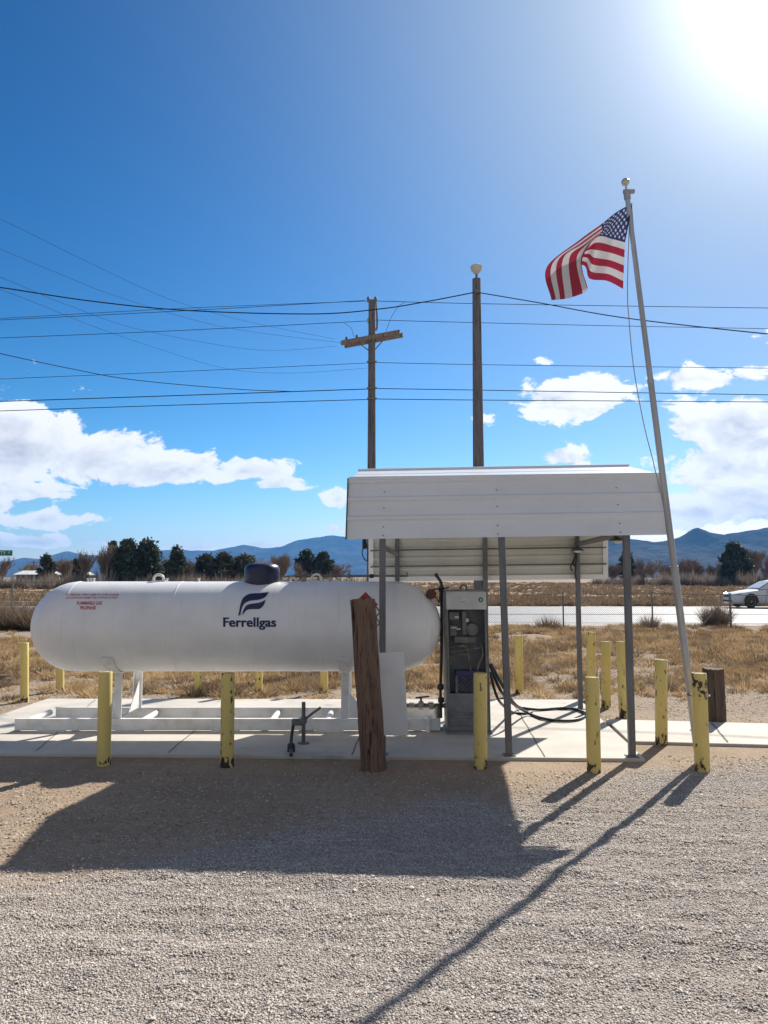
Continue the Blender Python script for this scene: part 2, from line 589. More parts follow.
def npmesh(name, verts, faces, m, parent=None):
    """fast mesh from numpy arrays, faces (n,k)"""
    me = bpy.data.meshes.new(name)
    k = faces.shape[1]
    me.vertices.add(len(verts)); me.loops.add(faces.size); me.polygons.add(len(faces))
    me.vertices.foreach_set('co', np.ascontiguousarray(verts, dtype=np.float32).ravel())
    me.loops.foreach_set('vertex_index', np.ascontiguousarray(faces, dtype=np.int32).ravel())
    me.polygons.foreach_set('loop_start', np.arange(0, faces.size, k, dtype=np.int32))
    me.update(calc_edges=True)
    me.materials.append(m)
    ob = bpy.data.objects.new(name, me)
    COL.objects.link(ob)
    if parent is not None:
        ob.parent = parent
    return ob


def tag(o, label, cat, group=None):
    o['label'] = label
    o['category'] = cat
    if group:
        o['group'] = group
    return o


def root(name, loc, label, cat, group=None, rz=0):
    o = bpy.data.objects.new(name, None)
    o.empty_display_size = .2
    COL.objects.link(o)
    o.location = loc
    o.rotation_euler = (0, 0, rz)
    return tag(o, label, cat, group)


def kind(o, k):
    o['kind'] = k
    return o


def catmull(pts, per=8):
    pts = [Vector(p) for p in pts]
    out = []
    for i in range(len(pts) - 1):
        p0, p1, p2, p3 = pts[max(i - 1, 0)], pts[i], pts[i + 1], pts[min(i + 2, len(pts) - 1)]
        for k in range(per):
            t = k / per
            out.append(.5 * ((2 * p1) + (p2 - p0) * t + (2 * p0 - 5 * p1 + 4 * p2 - p3) * t * t + (3 * p1 - p0 - 3 * p2 + p3) * t ** 3))
    out.append(pts[-1])
    return out


# ------------------------------------------------------------------ light + sky
EXPOSURE = .70
SUN_AZ, SUN_EL = math.radians(33.4), math.radians(37.3)
SUN = Vector((math.sin(SUN_AZ) * math.cos(SUN_EL), math.cos(SUN_AZ) * math.cos(SUN_EL), math.sin(SUN_EL)))
sd = bpy.data.lights.new('sun', 'SUN')
sd.energy = 5.0
sd.angle = math.radians(.55)
sd.color = (1, .945, .86)
so = bpy.data.objects.new('sun', sd)
COL.objects.link(so)
so.rotation_euler = SUN.to_track_quat('Z', 'Y').to_euler()
so.location = SUN * 60


def build_world():
    w = bpy.data.worlds.new('World')
    scene.world = w
    w.use_nodes = True
    t = NT(w.node_tree)
    for n in list(t.n):
        t.n.remove(n)
    out = t.new('ShaderNodeOutputWorld')
    bg = t.new('ShaderNodeBackground')
    STR = .10
    bg.inputs[1].default_value = STR
    sky = t.new('ShaderNodeTexSky', sky_type='NISHITA')
    sky.sun_disc = False
    sky.sun_elevation = SUN_EL
    sky.sun_rotation = SUN_AZ
    sky.altitude = 800
    sky.air_density = 1.0
    sky.dust_density = .45
    sky.ozone_density = 2.5
    tc = t.new('ShaderNodeTexCoord')
    d = tc.outputs['Generated']
    sp_ = t.new('ShaderNodeSeparateXYZ')
    t.put(sp_.inputs[0], d)
    yy = t.m('MAXIMUM', sp_.outputs[1], .02)
    u, v = t.m('DIVIDE', sp_.outputs[0], yy), t.m('DIVIDE', sp_.outputs[2], yy)
    # deep dry desert blue: a contrast curve about white in exposed units
    KX = STR * 2 ** EXPOSURE
    n1_ = t.mix(1.0, sky.outputs[0], (.142, .142, .142), 'MULTIPLY')
    se_ = t.new('ShaderNodeSeparateColor'); t.put(se_.inputs[0], n1_)
    co_ = t.new('ShaderNodeCombineColor')
    for i_, (pw, k_) in enumerate(((2.40, 1.0), (1.62, .86), (1.48, .90))):
        t.put(co_.inputs[i_], t.m('MULTIPLY', t.m('POWER', se_.outputs[i_], pw), k_))
    col = t.mix(1.0, co_.outputs[0], (1 / KX,) * 3, 'MULTIPLY')
    # aureole of the low winter sun
    dt = t.new('ShaderNodeVectorMath', operation='DOT_PRODUCT')
    nv = t.new('ShaderNodeVectorMath', operation='NORMALIZE')
    t.put(nv.inputs[0], d)
    t.put(dt.inputs[0], nv.outputs[0]); dt.inputs[1].default_value = SUN
    th = t.m('ARCCOSINE', t.m('MINIMUM', dt.outputs['Value'], 1.0))

    def gauss(a, s):
        q = t.m('DIVIDE', th, s)
        return t.m('MULTIPLY', t.m('EXPONENT', t.m('MULTIPLY', t.m('MULTIPLY', q, q), -1.0)), a)

    def expo(a, s):
        return t.m('MULTIPLY', t.m('EXPONENT', t.m('DIVIDE', th, -s)), a)
    gl = t.m('ADD', gauss(1.7 / KX, .138), expo(.6 / KX, .150))
    glc = t.mix(1.0, (1, .97, .93), gl, 'MULTIPLY')
    veil = t.m('MINIMUM', gauss(1.25, .42), .85)              # pale dust round the sun
    col = t.mix(veil, col, (.38 / KX, .50 / KX, .68 / KX))
    # clouds: ellipses in direction space roughened with noise
    cx = t.new('ShaderNodeCombineXYZ')
    t.put(cx.inputs[0], u); t.put(cx.inputs[1], t.m('MULTIPLY', v, 1.7))
    n = t.noise(cx.outputs[0], 14, 12, .62, .35)
    nb = t.noise(cx.outputs[0], 4.2, 3, .5)
    so_ = t.new('ShaderNodeVectorMath', operation='ADD')
    t.put(so_.inputs[0], cx.outputs[0]); so_.inputs[1].default_value = (.016, .030, 0)
    n_s = t.noise(so_.outputs[0], 14, 12, .62, .35)
    blobs = [  # px, py, half width, half height up, half height down, weight
        (5, 452, 95, 66, 44, 1.0), (95, 462, 90, 36, 26, 1.0), (175, 470, 75, 24, 18, 1.0), (245, 471, 45, 16, 12, .9),
        (20, 492, 70, 14, 12, .7), (275, 485, 34, 9, 6, .55), (45, 520, 50, 14, 10, .7), (0, 505, 30, 14, 10, .6),
        (30, 543, 80, 9, 6, .7), (330, 529, 26, 6, 5, .6), (338, 500, 16, 14, 9, .7), (255, 545, 40, 5, 3, .5), (200, 548, 40, 4, 4, .5),
        (572, 402, 56, 24, 20, .85), (600, 385, 36, 20, 12, .8), (550, 412, 30, 12, 10, .7), (705, 379, 56, 14, 12, .75),
        (560, 458, 30, 13, 8, .6), (548, 362, 12, 6, 5, .4), (590, 468, 30, 8, 6, .4),
        (745, 430, 82, 42, 40, 1.2), (725, 470, 74, 36, 34, 1.1), (770, 500, 112, 44, 30, 1.2), (695, 512, 60, 20, 16, .9),
        (640, 492, 45, 16, 12, .5), (800, 340, 46, 12, 10, .7), (480, 418, 14, 6, 6, .3), (690, 482, 40, 12, 8, .6)]
    dens = None
    for px, py, hw, hu, hd, wt in blobs:
        r = ray(px, py)
        uc, vc = r.x / r.y, r.z / r.y
        k = 1 / F * (1 + 0)
        a = t.m('MULTIPLY', t.m('SUBTRACT', u, uc), 1 / (hw * k))
        dv = t.m('SUBTRACT', v, vc)
        b1 = t.m('MULTIPLY', t.m('MAXIMUM', dv, 0.0), 1 / (hu * k))
        b2 = t.m('MULTIPLY', t.m('MINIMUM', dv, 0.0), 1 / (hd * k))
        b = t.m('ADD', b1, b2)
        q = t.m('SUBTRACT', 1.0, t.m('SQRT', t.m('ADD', t.m('MULTIPLY', a, a), t.m('MULTIPLY', b, b))))
        q = t.m('MULTIPLY', q, wt)
        dens = q if dens is None else t.m('MAXIMUM', dens, q)
    front = t.m('GREATER_THAN', sp_.outputs[1], .05)
    d0 = t.m('ADD', dens, t.m('MULTIPLY', t.m('SUBTRACT', n, .49), 2.5))
    alpha = t.m('MULTIPLY', t.ramp(d0, .03, .22), front)
    thick = t.ramp(t.m('ADD', d0, t.m('MULTIPLY', t.m('SUBTRACT', nb, .5), 1.2)), .35, 1.05)
    rel = t.m('MULTIPLY_ADD', t.m('SUBTRACT', n_s, n), 2.4, t.m('MULTIPLY', thick, .52), clamp=True)
    cc = t.mix(rel, (1.12 / KX, 1.12 / KX, 1.12 / KX), (.53 / KX, .55 / KX, .63 / KX))
    col = t.mix(t.m('MULTIPLY', alpha, .96), col, cc)
    # broken cloud added unseen behind the camera, as neutral fill light
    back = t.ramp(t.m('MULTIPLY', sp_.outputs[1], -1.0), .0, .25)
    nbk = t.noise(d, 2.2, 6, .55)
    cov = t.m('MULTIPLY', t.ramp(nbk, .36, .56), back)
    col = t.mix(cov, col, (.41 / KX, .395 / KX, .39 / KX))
    col = t.mix(1.0, col, glc, 'ADD')
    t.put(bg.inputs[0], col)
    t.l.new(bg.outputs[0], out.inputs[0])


build_world()
vs_ = scene.view_settings
vs_.view_transform = 'Standard'
vs_.look = 'None'
vs_.exposure = EXPOSURE
vs_.gamma = 1
vs_.use_curve_mapping = False

# ------------------------------------------------------------------ ground
SLAB_H = .032
SLAB = [G(-60, 752.3, SLAB_H), G(645, 758.5, SLAB_H), G(580, 699.5, SLAB_H), G(47, 698.5, SLAB_H)]
# left edge of the pad runs straight back
SLAB[0] = SLAB[1] + (SLAB[0] - SLAB[1]) * ((SLAB[1].x + 4.75) / (SLAB[1].x - SLAB[0].x))


def gravel_mask(x, y):
    w = fbm(x * .9, y * .9, 5, 3) - .5
    front = 1 - sstep(6.95, 7.7, y + w * 1.5 - .02 * x)                      # lot ends a little before the pad
    left = sstep(-1.9, -.2, x + w * 2.4 + (5.1 - y) * 1.8)                     # bare dirt on the left near the pad
    right = 1 - .35 * sstep(.35, .6, fbm(x * 1.7, y * 1.2, 4, 9)) * sstep(5.2, 6.4, y)
    return np.clip(front * left * right, 0, 1)


def ground_h(x, y):
    fade = np.exp(-((x / 9) ** 4)) * (1 - sstep(6.0, 6.7, y)) * sstep(.5, 1.5, y)
    h = (fbm(x * 1.0, y * 2.8, 5, 21) - .5) * .055 + (fbm(x * 4.5, y * 11, 3, 31) - .5) * .026
    ph = y * 1.0 + x * .10                                   # two shallow wheel ruts across the lot
    for c, wd in ((3.75, .11), (5.25, .12)):
        h = h - .009 * np.exp(-((ph - c + .12 * (fbm(x * .7, y * 0, 2, 71) - .5)) / wd) ** 2)
    return h * fade


def build_ground():
    xs = np.unique(np.concatenate([np.linspace(-7, 7, 281), np.array([-7.5, -8, -9, -10, -12, -15, -20, -30, -45, -70, -120, -250, -500, -1200, -2600, -5200]),
                                   -np.array([-7.5, -8, -9, -10, -12, -15, -20, -30, -45, -70, -120, -250, -500, -1200, -2600, -5200])]))
    ys = np.unique(np.concatenate([np.linspace(.5, 7, 163), np.linspace(7, 14, 71), np.array([-300, -60, -20, -8, -3, -1, -.2]),
                                   np.array([15, 16, 18, 20, 22, 24, 26, 27, 28, 32, 36, 40, 44, 45, 46, 50, 60, 80, 110, 160, 250, 400, 800, 1600, 3000, 5000, 7600])]))
    X, Y = np.meshgrid(xs, ys)
    Z = ground_h(X, Y)
    V = np.stack([X, Y, Z], -1).reshape(-1, 3)
    nx, ny = len(xs), len(ys)
    i = np.arange(nx - 1)[None] + nx * np.arange(ny - 1)[:, None]
    Fc = np.stack([i, i + 1, i + 1 + nx, i + nx], -1).reshape(-1, 4)
    ob = npmesh('ground', V, Fc, M['ground'])
    kind(ob, 'structure')
    me = ob.data
    g = gravel_mask(V[:, 0], V[:, 1])
    strip = sstep(20.5, 22, V[:, 1]) * (1 - sstep(26, 27, V[:, 1])) * (1 - sstep(-11, -9, V[:, 0])) * .55
    g = np.maximum(g, strip)
    a = me.attributes.new('gravel', 'FLOAT', 'POINT')
    a.data.foreach_set('value', g.astype(np.float32))
    s = sstep(12.5, 18, V[:, 1] + (fbm(V[:, 0] * .4, V[:, 1] * .4, 3, 5) - .5) * 4) * .5 + .5 * sstep(44, 47, V[:, 1])
    s = s * (1 - strip * 1.6)
    a = me.attributes.new('rear', 'FLOAT', 'POINT')
    a.data.foreach_set('value', sstep(8.2, 10.5, V[:, 1]).astype(np.float32))
    a = me.attributes.new('scrub', 'FLOAT', 'POINT')
    a.data.foreach_set('value', s.astype(np.float32))
    me.polygons.foreach_set('use_smooth', [True] * len(me.polygons))


build_ground()


def build_gravel():
    n = 470000
    # more stones near the camera
    y = 2.35 + (7.45 - 2.35) * RNG.random(n) ** 1.15
    x = (RNG.random(n) * 2 - 1) * (.56 * y + .75)
    keep = RNG.random(n) < gravel_mask(x, y) * .97 + .025
    # patches raked thin
    thin = fbm(x * 2.0, y * 5.0, 4, 41)
    keep &= RNG.random(n) < .35 + .9 * sstep(.33, .56, thin)
    x, y = x[keep], y[keep]
    n = len(x)
    r = .0024 + .0050 * RNG.random(n) ** 1.7
    r *= 1 + .15 * (y - 2.5) / 4
    big = RNG.random(n) < .006
    r[big] *= 2.1
    z = ground_h(x, y) + r * .25
    lip = SLAB[0].y + (SLAB[1].y - SLAB[0].y) * (x - SLAB[0].x) / (SLAB[1].x - SLAB[0].x)
    on = (y > lip + .012) & (x < SLAB[1].x)
    z = np.where(on, SLAB_H + r * .3, z)
    drop = on & (RNG.random(n) > .10 * np.exp(-(y - lip) / .10))
    x, y, z, r = x[~drop], y[~drop], z[~drop], r[~drop]
    n = len(x)
    base = np.array([[1, 0, 0], [-1, 0, 0], [0, 1, 0], [0, -1, 0], [0, 0, 1], [0, 0, -1]], float)
    tri = np.array([[0, 2, 4], [2, 1, 4], [1, 3, 4], [3, 0, 4], [3, 1, 5], [0, 3, 5]])
    V = base[None] * (.65 + .7 * RNG.random((n, 6, 1)))
    V = V + (RNG.random((n, 6, 3)) - .5) * .55
    V[:, :, 2] *= .55
    a = RNG.random(n) * 6.283
    ca, sa = np.cos(a)[:, None], np.sin(a)[:, None]
    vx, vy = V[:, :, 0] * ca - V[:, :, 1] * sa, V[:, :, 0] * sa + V[:, :, 1] * ca
    b = (RNG.random(n) - .5) * 1.0
    cb, sb = np.cos(b)[:, None], np.sin(b)[:, None]
    vz = V[:, :, 2] * cb - vx * sb
    vx = vx * cb + V[:, :, 2] * sb
    V = np.stack([vx * r[:, None] + x[:, None], vy * r[:, None] + y[:, None], vz * r[:, None] + z[:, None]], -1).reshape(-1, 3)
    Fc = (tri[None] + 6 * np.arange(n)[:, None, None]).reshape(-1, 3)
    ob = npmesh('gravel', V, Fc, M['pebble'])
    ob['kind'] = 'stuff'
    ob['label'] = 'pale grey crushed gravel covering the lot in front of the concrete pad'


build_gravel()


def build_clods():
    n = 190000
    y = 4.2 + 14 * RNG.random(n) ** 1.2
    x = (RNG.random(n) * 2 - 1) * (.56 * y + .9)
    d = fbm(x * 1.6, y * 2.2, 5, 63)
    keep = RNG.random(n) < (1 - gravel_mask(x, y)) * sstep(.2, .5, d)
    keep &= ~((x > -4.75) & (x < 2.65) & (y > 7.0) & (y < 10.6)) & ~((x > 2.2) & (y > 7.6) & (y < 9.0))
    x, y = x[keep], y[keep]
    n = len(x)
    r = (.003 + .010 * RNG.random(n) ** 2.2) * (.75 + .06 * y)
    base = np.array([[1, 0, 0], [-1, 0, 0], [0, 1, 0], [0, -1, 0], [0, 0, 1], [0, 0, -1]], float)
    tri = np.array([[0, 2, 4], [2, 1, 4], [1, 3, 4], [3, 0, 4]])
    V = base[None] * (.6 + .8 * RNG.random((n, 6, 1))) + (RNG.random((n, 6, 3)) - .5) * .5
    V[:, :, 2] *= .7
    V = V * r[:, None, None]
    V[:, :, 0] += x[:, None]; V[:, :, 1] += y[:, None]; V[:, :, 2] += (ground_h(x, y) + r * .1)[:, None]
    Fc = (tri[None] + 6 * np.arange(n)[:, None, None]).reshape(-1, 3)
    ob = npmesh('soil_clods', V.reshape(-1, 3), Fc, M['clod'])
    ob['kind'] = 'stuff'
    ob['label'] = 'small stones and clods strewn over the tan dirt round the pad'


build_clods()


def plate(name, poly, z0, z1, m, bevel=.008):
    n = len(poly)
    mb = MB()
    mb.add([(p[0], p[1], z0) for p in poly] + [(p[0], p[1], z1) for p in poly],
           [tuple(reversed(range(n))), tuple(range(n, 2 * n))] + [(i, (i + 1) % n, n + (i + 1) % n, n + i) for i in range(n)])
    return mb.build(name, m, bevel=bevel)


slab = kind(plate('concrete_pad', SLAB, -.05, SLAB_H, M['concrete']), 'structure')
WALK = [G(629, 741, .03), G(980, 750, .03), G(980, 729, .03), G(606, 719, .03)]
walk = kind(plate('walkway', WALK, -.05, .03, M['concrete']), 'structure')


def joint(name, a, b, z, w=.012):
    a, b = Vector(a), Vector(b)
    d = (b - a).normalized()
    n = Vector((-d.y, d.x, 0)) * w / 2
    pts = []
    k = 14
    A, B = [], []
    for i in range(k + 1):
        p = a.lerp(b, i / k) + Vector((-d.y, d.x, 0)) * random.uniform(-.008, .008)
        A.append(p + n); B.append(p - n)
    mb = MB()
    mb.add([(p.x, p.y, z) for p in A] + [(p.x, p.y, z) for p in B], [(i, i + 1, k + 2 + i, k + 1 + i) for i in range(k)])
    return kind(mb.build(name, M['joint']), 'structure')


for pa, pb in (((36, 751), (95, 700)), ((168, 753), (232, 700)), ((352, 755.5), (372, 701)), ((545, 757), (512, 701))):
    joint('pad_joint', G(*pa, SLAB_H), G(*pb, SLAB_H), SLAB_H + .003)
joint('walkway_joint', G(728, 742.5, .03), G(712, 723, .03), .033, .02)

# road along the far side of the scrub lot
def road_pt(px, py):
    return G(px, py)


def strip(name, y0, y1, z, m, x0=-420, x1=420, tilt=-.012):
    mb = MB()
    mb.add([(x0, y0 + tilt * x0, z), (x1, y0 + tilt * x1, z), (x1, y1 + tilt * x1, z), (x0, y1 + tilt * x0, z)], [(0, 1, 2, 3)])
    return kind(mb.build(name, m), 'structure')


strip('road_verge', 27.4, 45.8, .006, M['road_shoulder'])
strip('road', 29.2, 44.4, .014, M['road'])
strip('road_marking', 35.75, 36.05, .019, M['crack'])
strip('road_marking', 35.35, 35.6, .019, M['crack'])
strip('road_marking', 43.4, 43.55, .019, M['paint'])
mb = MB()
mb.extrude([(-60, 51.2, -.05), (-14, 49.2, -.05), (-14, 49.6, -.05), (-60, 51.7, -.05)], (0, 0, .22))
kind(mb.build('kerb', M['concrete']), 'structure')


# ------------------------------------------------------------------ mountains
def mountains(name, prof, D, depth, seed, x_ext):
    px = np.array([p[0] for p in prof], float)
    py = np.array([p[1] for p in prof], float)
    pts = [P(a, b, D) for a, b in prof]
    X = np.array([p.x for p in pts]); Z = np.array([max(p.z, 5) for p in pts])
    xs = np.linspace(X.min(), X.max(), 420)
    ridge = np.interp(xs, X, Z)
    ridge = ridge + (fbm(xs / (160 * D / 5400), xs * 0 + seed, 5, seed) - .5) * 24 * (D / 5400) * np.clip(ridge / (200 * D / 5400), .25, 1)
    ridge *= sstep(0, x_ext, xs - xs.min()) * sstep(0, x_ext, xs.max() - xs)
    ts = np.linspace(-1, 1, 60)
    XX, TT = np.meshgrid(xs, ts)
    prof_t = np.clip(1 - np.abs(TT), 0, 1) ** 1.25
    gul = np.abs(fbm(XX / (260 * D / 5400) + TT * .6, TT * 2.2 + 9, 5, seed + 3) - .5) * 2
    H = ridge[None] * prof_t * (1 - .95 * (.55 - gul) * np.clip(np.abs(TT), 0, 1) * (1 - np.abs(TT)) * 1.6)
    YY = D + TT * depth
    V = np.stack([XX, YY, H - 1.2 * (prof_t <= 0) - .3], -1).reshape(-1, 3)
    nx, ny = len(xs), len(ts)
    i = np.arange(nx - 1)[None] + nx * np.arange(ny - 1)[:, None]
    Fc = np.stack([i, i + 1, i + 1 + nx, i + nx], -1).reshape(-1, 4)
    ob = npmesh(name, V, Fc, M['mount'])
    kind(ob, 'structure')
    return ob


mountains('mountains', [(-260, 556), (-120, 561), (-40, 562), (8, 561), (25, 557), (40, 558.5), (52, 556), (68, 551), (82, 554), (100, 555), (130, 552),
                        (160, 550), (185, 549), (215, 550.5), (232, 547), (245, 544.5), (262, 547), (283, 545), (298, 539), (314, 536.5), (333, 534.5), (350, 537), (368, 536),
                        (395, 541), (440, 546), (500, 541), (560, 548), (600, 556)], 5400, 1500, 5, 500)
mountains('mountains', [(470, 566), (540, 552), (590, 543), (609, 539.5), (633, 538.5), (652, 541), (666, 539), (681, 535.5), (690, 530), (696, 526.5), (707, 531), (722, 533), (735, 530.5), (749, 528.5),
                        (768, 527), (800, 522), (860, 531), (930, 524), (1010, 540)], 2300, 800, 8, 200)


# ------------------------------------------------------------------ propane tank
TD = 8.65
TR = .494
TZ = P(235, 626.0, TD).z
TX0, TX1 = -3.395, .138
TO = Vector((-1.65, TD, SLAB_H))


def tank_pt(px, py, off=.003):
    r = ray(px, py)
    c = Vector((0, 0, CAM_H))
    R = TR + off
    # cylinder about X axis
    oy, oz = c.y - TD, c.z - TZ
    A = r.y ** 2 + r.z ** 2
    B = 2 * (oy * r.y + oz * r.z)
    C_ = oy ** 2 + oz ** 2 - R * R
    D_ = max(B * B - 4 * A * C_, 0)
    t = (-B - math.sqrt(D_)) / (2 * A)
    return c + r * t


tank = root('propane_tank', TO, 'long white horizontal propane tank with navy lettering on a white steel skid', 'tank')
prof = []
for i in range(13):
    a = math.pi / 2 * i / 12
    prof.append((TR * math.sin(a), TX0 - TR * math.cos(a)))
for k in range(1, 12):
    prof.append((TR, TX0 + (TX1 - TX0) * k / 12))
for i in range(13):
    a = math.pi / 2 * i / 12
    prof.append((TR * math.cos(a), TX1 + TR * math.sin(a)))
MB().lathe(prof, (0, TD, TZ), 'X', 72).build('shell', M['tank'], tank, TO, smooth=True, angle=60)
# weld seams of the shell courses
for x in (TX0, -2.25, -.95, TX1):
    sm = MB()
    sm.lathe([(TR - .01, x - .011), (TR + .0024, x - .006), (TR + .0024, x + .006), (TR - .01, x + .011)], (0, TD, TZ), 'X', 72)
    sm.build('weld_seam', M['tank'], tank, TO, smooth=True)
# lifting lugs (rings) along the top
for px in (158.5, 316.5):
    p = P(px, 581.5, TD)
    z0 = TZ + TR
    lug = MB()
    ring = [(p.x + .055 * math.cos(a), TD, z0 + .028 + .048 * math.sin(a)) for a in [math.pi * (-.12 + 1.24 * i / 14) for i in range(15)]]
    lug.tube(ring, .015, 8)
    lug.box((p.x, TD, z0 + .003), (.15, .06, .016))
    lug.build('lifting_lug', M['skid'], tank, TO, smooth=True)
# navy dome over the valves
cx = P(262, 575, TD).x
zt = TZ + TR
R_ = 17.5 / F * TD
dome = MB()
dome.lathe([(R_ * .90, zt - .078), (R_ * .97, zt - .03), (R_ * .99, zt + .02), (R_, zt + .075), (R_ * .99, zt + .135), (R_ * .93, zt + .172), (R_ * .76, zt + .194), (R_ * .4, zt + .203), (0, zt + .205)], (cx, TD, 0), 'Z', 40)
dome.build('valve_dome', M['navy'], tank, TO, smooth=True, angle=50)
MB().lathe([(R_ * .86, zt - .09), (R_ * .86, zt - .07), (R_ * .7, zt - .07)], (cx, TD, 0), 'Z', 40).build('dome_collar', M['tank'], tank, TO, smooth=True)
# vapour pipe running along the top to the canopy
pa = P(281, 577.2, TD); pb = P(407, 575.8, TD)
pipe = MB().tube([(pa.x, TD, zt + .05), (pa.x + .2, TD, zt + .062), (pb.x, TD, zt + .062)], .013, 10)
pipe.tube([(pb.x, TD, zt + .05), (pb.x, TD, zt + .105)], .009, 8)
for px in (296, 349):
    q = P(px, 575, TD)
    pipe.lathe([(.018, -.02), (.022, -.015), (.022, .015), (.018, .02)], (q.x, TD, zt + .062), 'X', 10)
    pipe.tube([(q.x, TD, zt + .03), (q.x, TD, zt + .115)], .008, 8)
pipe.build('vapour_pipe', M['pipe_grey'], tank, TO, smooth=True)
q = P(371.5, 577, TD)
MB().box((q.x, TD, zt + .06), (.05, .05, .045)).build('pipe_union', M['pipe'], tank, TO, bevel=.008)
for px in (289, 303, 318):
    val = MB()
    q = P(px, 577, TD)
    val.lathe([(.02, 0), (.026, .01), (.026, .03), (.012, .035), (.012, .05), (.02, .052), (.02, .06)], (q.x, TD + .03, zt - .005), 'Z', 12)
    val.build('fitting', M['brass'], tank, TO, smooth=True)
for px in (88, 91, 94, 167, 199):
    cl = MB()
    q = P(px, 581, TD)
    cl.lathe([(.012, 0), (.012, .03), (.018, .03), (.018, .04)], (q.x, TD, zt - .004), 'Z', 8)
    cl.build('gauge', M['skid'], tank, TO)
# skid beams, feet and gussets
z_b = SLAB_H
FB = G(210, 731.5, SLAB_H).y
RB = FB + .78
xl, xr = G(18, 730, SLAB_H).x, .62


def channel(mb, x0, x1, y, h=.125, w=.05, face=-1):
    """C channel along X, web facing the viewer when face=-1"""
    t = .008
    mb.box(((x0 + x1) / 2, y, z_b + .012 + h / 2), (x1 - x0, t, h))
    mb.box(((x0 + x1) / 2, y - face * w / 2 + face * -.0, z_b + .012 + h - t / 2), (x1 - x0, w, t))
    mb.box(((x0 + x1) / 2, y - face * w / 2, z_b + .012 + t / 2), (x1 - x0, w, t))


for y, f in ((FB, -1), (RB, 1)):
    mb = MB(); channel(mb, xl if f == -1 else xl + .12, xr, y, face=f)
    mb.build('skid_beam', M['skid'], tank, TO, bevel=.003)
for px in (42, 152, 276, 330):
    x = G(px, 722, SLAB_H).x
    MB().tube([(x, FB + .01, z_b + .075), (x, RB - .01, z_b + .075)], .034, 14).build('cross_tube', M['skid'], tank, TO, smooth=True)
for px in (52, 130, 226, 330):
    x = G(px, 731, SLAB_H).x
    for yy_ in (FB + .03, RB - .03):
        MB().box((x, yy_, z_b + .006), (.30, .12, .012)).build('base_plate', M['skid'], tank, TO)
for xc in (P(117, 700, FB).x, P(345, 700, FB).x):
    top_f = TZ - math.sqrt(max(TR ** 2 - (FB + .03 - TD) ** 2, 0)) + .02
    top_r = TZ - math.sqrt(max(TR ** 2 - (RB - .03 - TD) ** 2, 0)) + .02
    for y, tp in ((FB + .03, top_f), (RB - .03, top_r)):
        lg = MB()
        lg.box((xc, y, (z_b + .13 + tp) / 2), (.085, .012, tp - z_b - .13))
        lg.box((xc - .04, y + .04 * (1 if y < TD else -1), (z_b + .13 + tp) / 2), (.01, .08, tp - z_b - .13))
        lg.build('leg', M['skid'], tank, TO, bevel=.002)
    s = -1 if xc < -1 else 1
    g = MB()
    for y in (FB + .018,):
        g.extrude([(xc + s * .045, y, z_b + .14), (xc + s * .29, y, z_b + .14), (xc + s * .045, y, z_b + .42)], (0, .008, 0))
    g.build('gusset', M['skid'], tank, TO)
    g = MB()
    g.extrude([(xc + .01, FB + .045, z_b + .14), (xc + .01, FB + .36, z_b + .14), (xc + .01, RB - .04, z_b + .48), (xc + .01, RB - .04, z_b + .14)], (.008, 0, 0))
    g.build('saddle_plate', M['skid'], tank, TO)
    # curved saddle under the shell
    sd_ = MB()
    A, B = [], []
    for i in range(17):
        a = math.radians(-90 - 52 + 104 * i / 16)
        A.append((xc - .06, TD + (TR + .006) * math.cos(a), TZ + (TR + .006) * math.sin(a)))
        B.append((xc + .06, TD + (TR + .006) * math.cos(a), TZ + (TR + .006) * math.sin(a)))
    sd_.sheet(A, B, (0, 0, -.012))
    sd_.build('saddle', M['skid'], tank, TO)


def text_curve(body, size=1.0, bold=0.0, shear=0.0, spacing=1.0):
    c = bpy.data.curves.new('lettering', 'FONT')
    c.body = body
    c.size = size
    c.align_x = 'CENTER'
    c.offset = bold
    c.shear = shear
    c.space_character = spacing
    ob = bpy.data.objects.new('lettering', c)
    COL.objects.link(ob)
    bpy.context.view_layer.update()
    dg = bpy.context.evaluated_depsgraph_get()
    me = bpy.data.meshes.new_from_object(ob.evaluated_get(dg))
    bpy.data.objects.remove(ob)
    bpy.data.curves.remove(c)
    return me


def tank_text(name, body, cxp, base, capw, caph, m, bold=0.0, shear=0.0, off=.003, spacing=1.0, double=0.0):
    me = text_curve(body, 1.0, bold, shear, spacing)
    xs = [v.co.x for v in me.vertices]; ys = [v.co.y for v in me.vertices if True]
    w = max(xs) - min(xs)
    mid = (max(xs) + min(xs)) / 2
    ch = .70     # cap height of the built in face at size 1
    if double:
        import bmesh
        bm = bmesh.new(); bm.from_mesh(me)
        g = bmesh.ops.duplicate(bm, geom=bm.verts[:] + bm.edges[:] + bm.faces[:])
        for v in g['geom']:
            if isinstance(v, bmesh.types.BMVert):
                v.co.x += double; v.co.z += .0008
        bm.to_mesh(me); bm.free()
    for v in me.vertices:
        px = cxp + (v.co.x - mid) / w * capw
        py = base - v.co.y / ch * caph
        v.co = tank_pt(px, py, off + max(0, v.co.z)) - TO
    me.materials.clear()
    me.materials.append(m)
    me.name = name
    ob = bpy.data.objects.new(name, me)
    COL.objects.link(ob)
    ob.parent = tank
    return ob


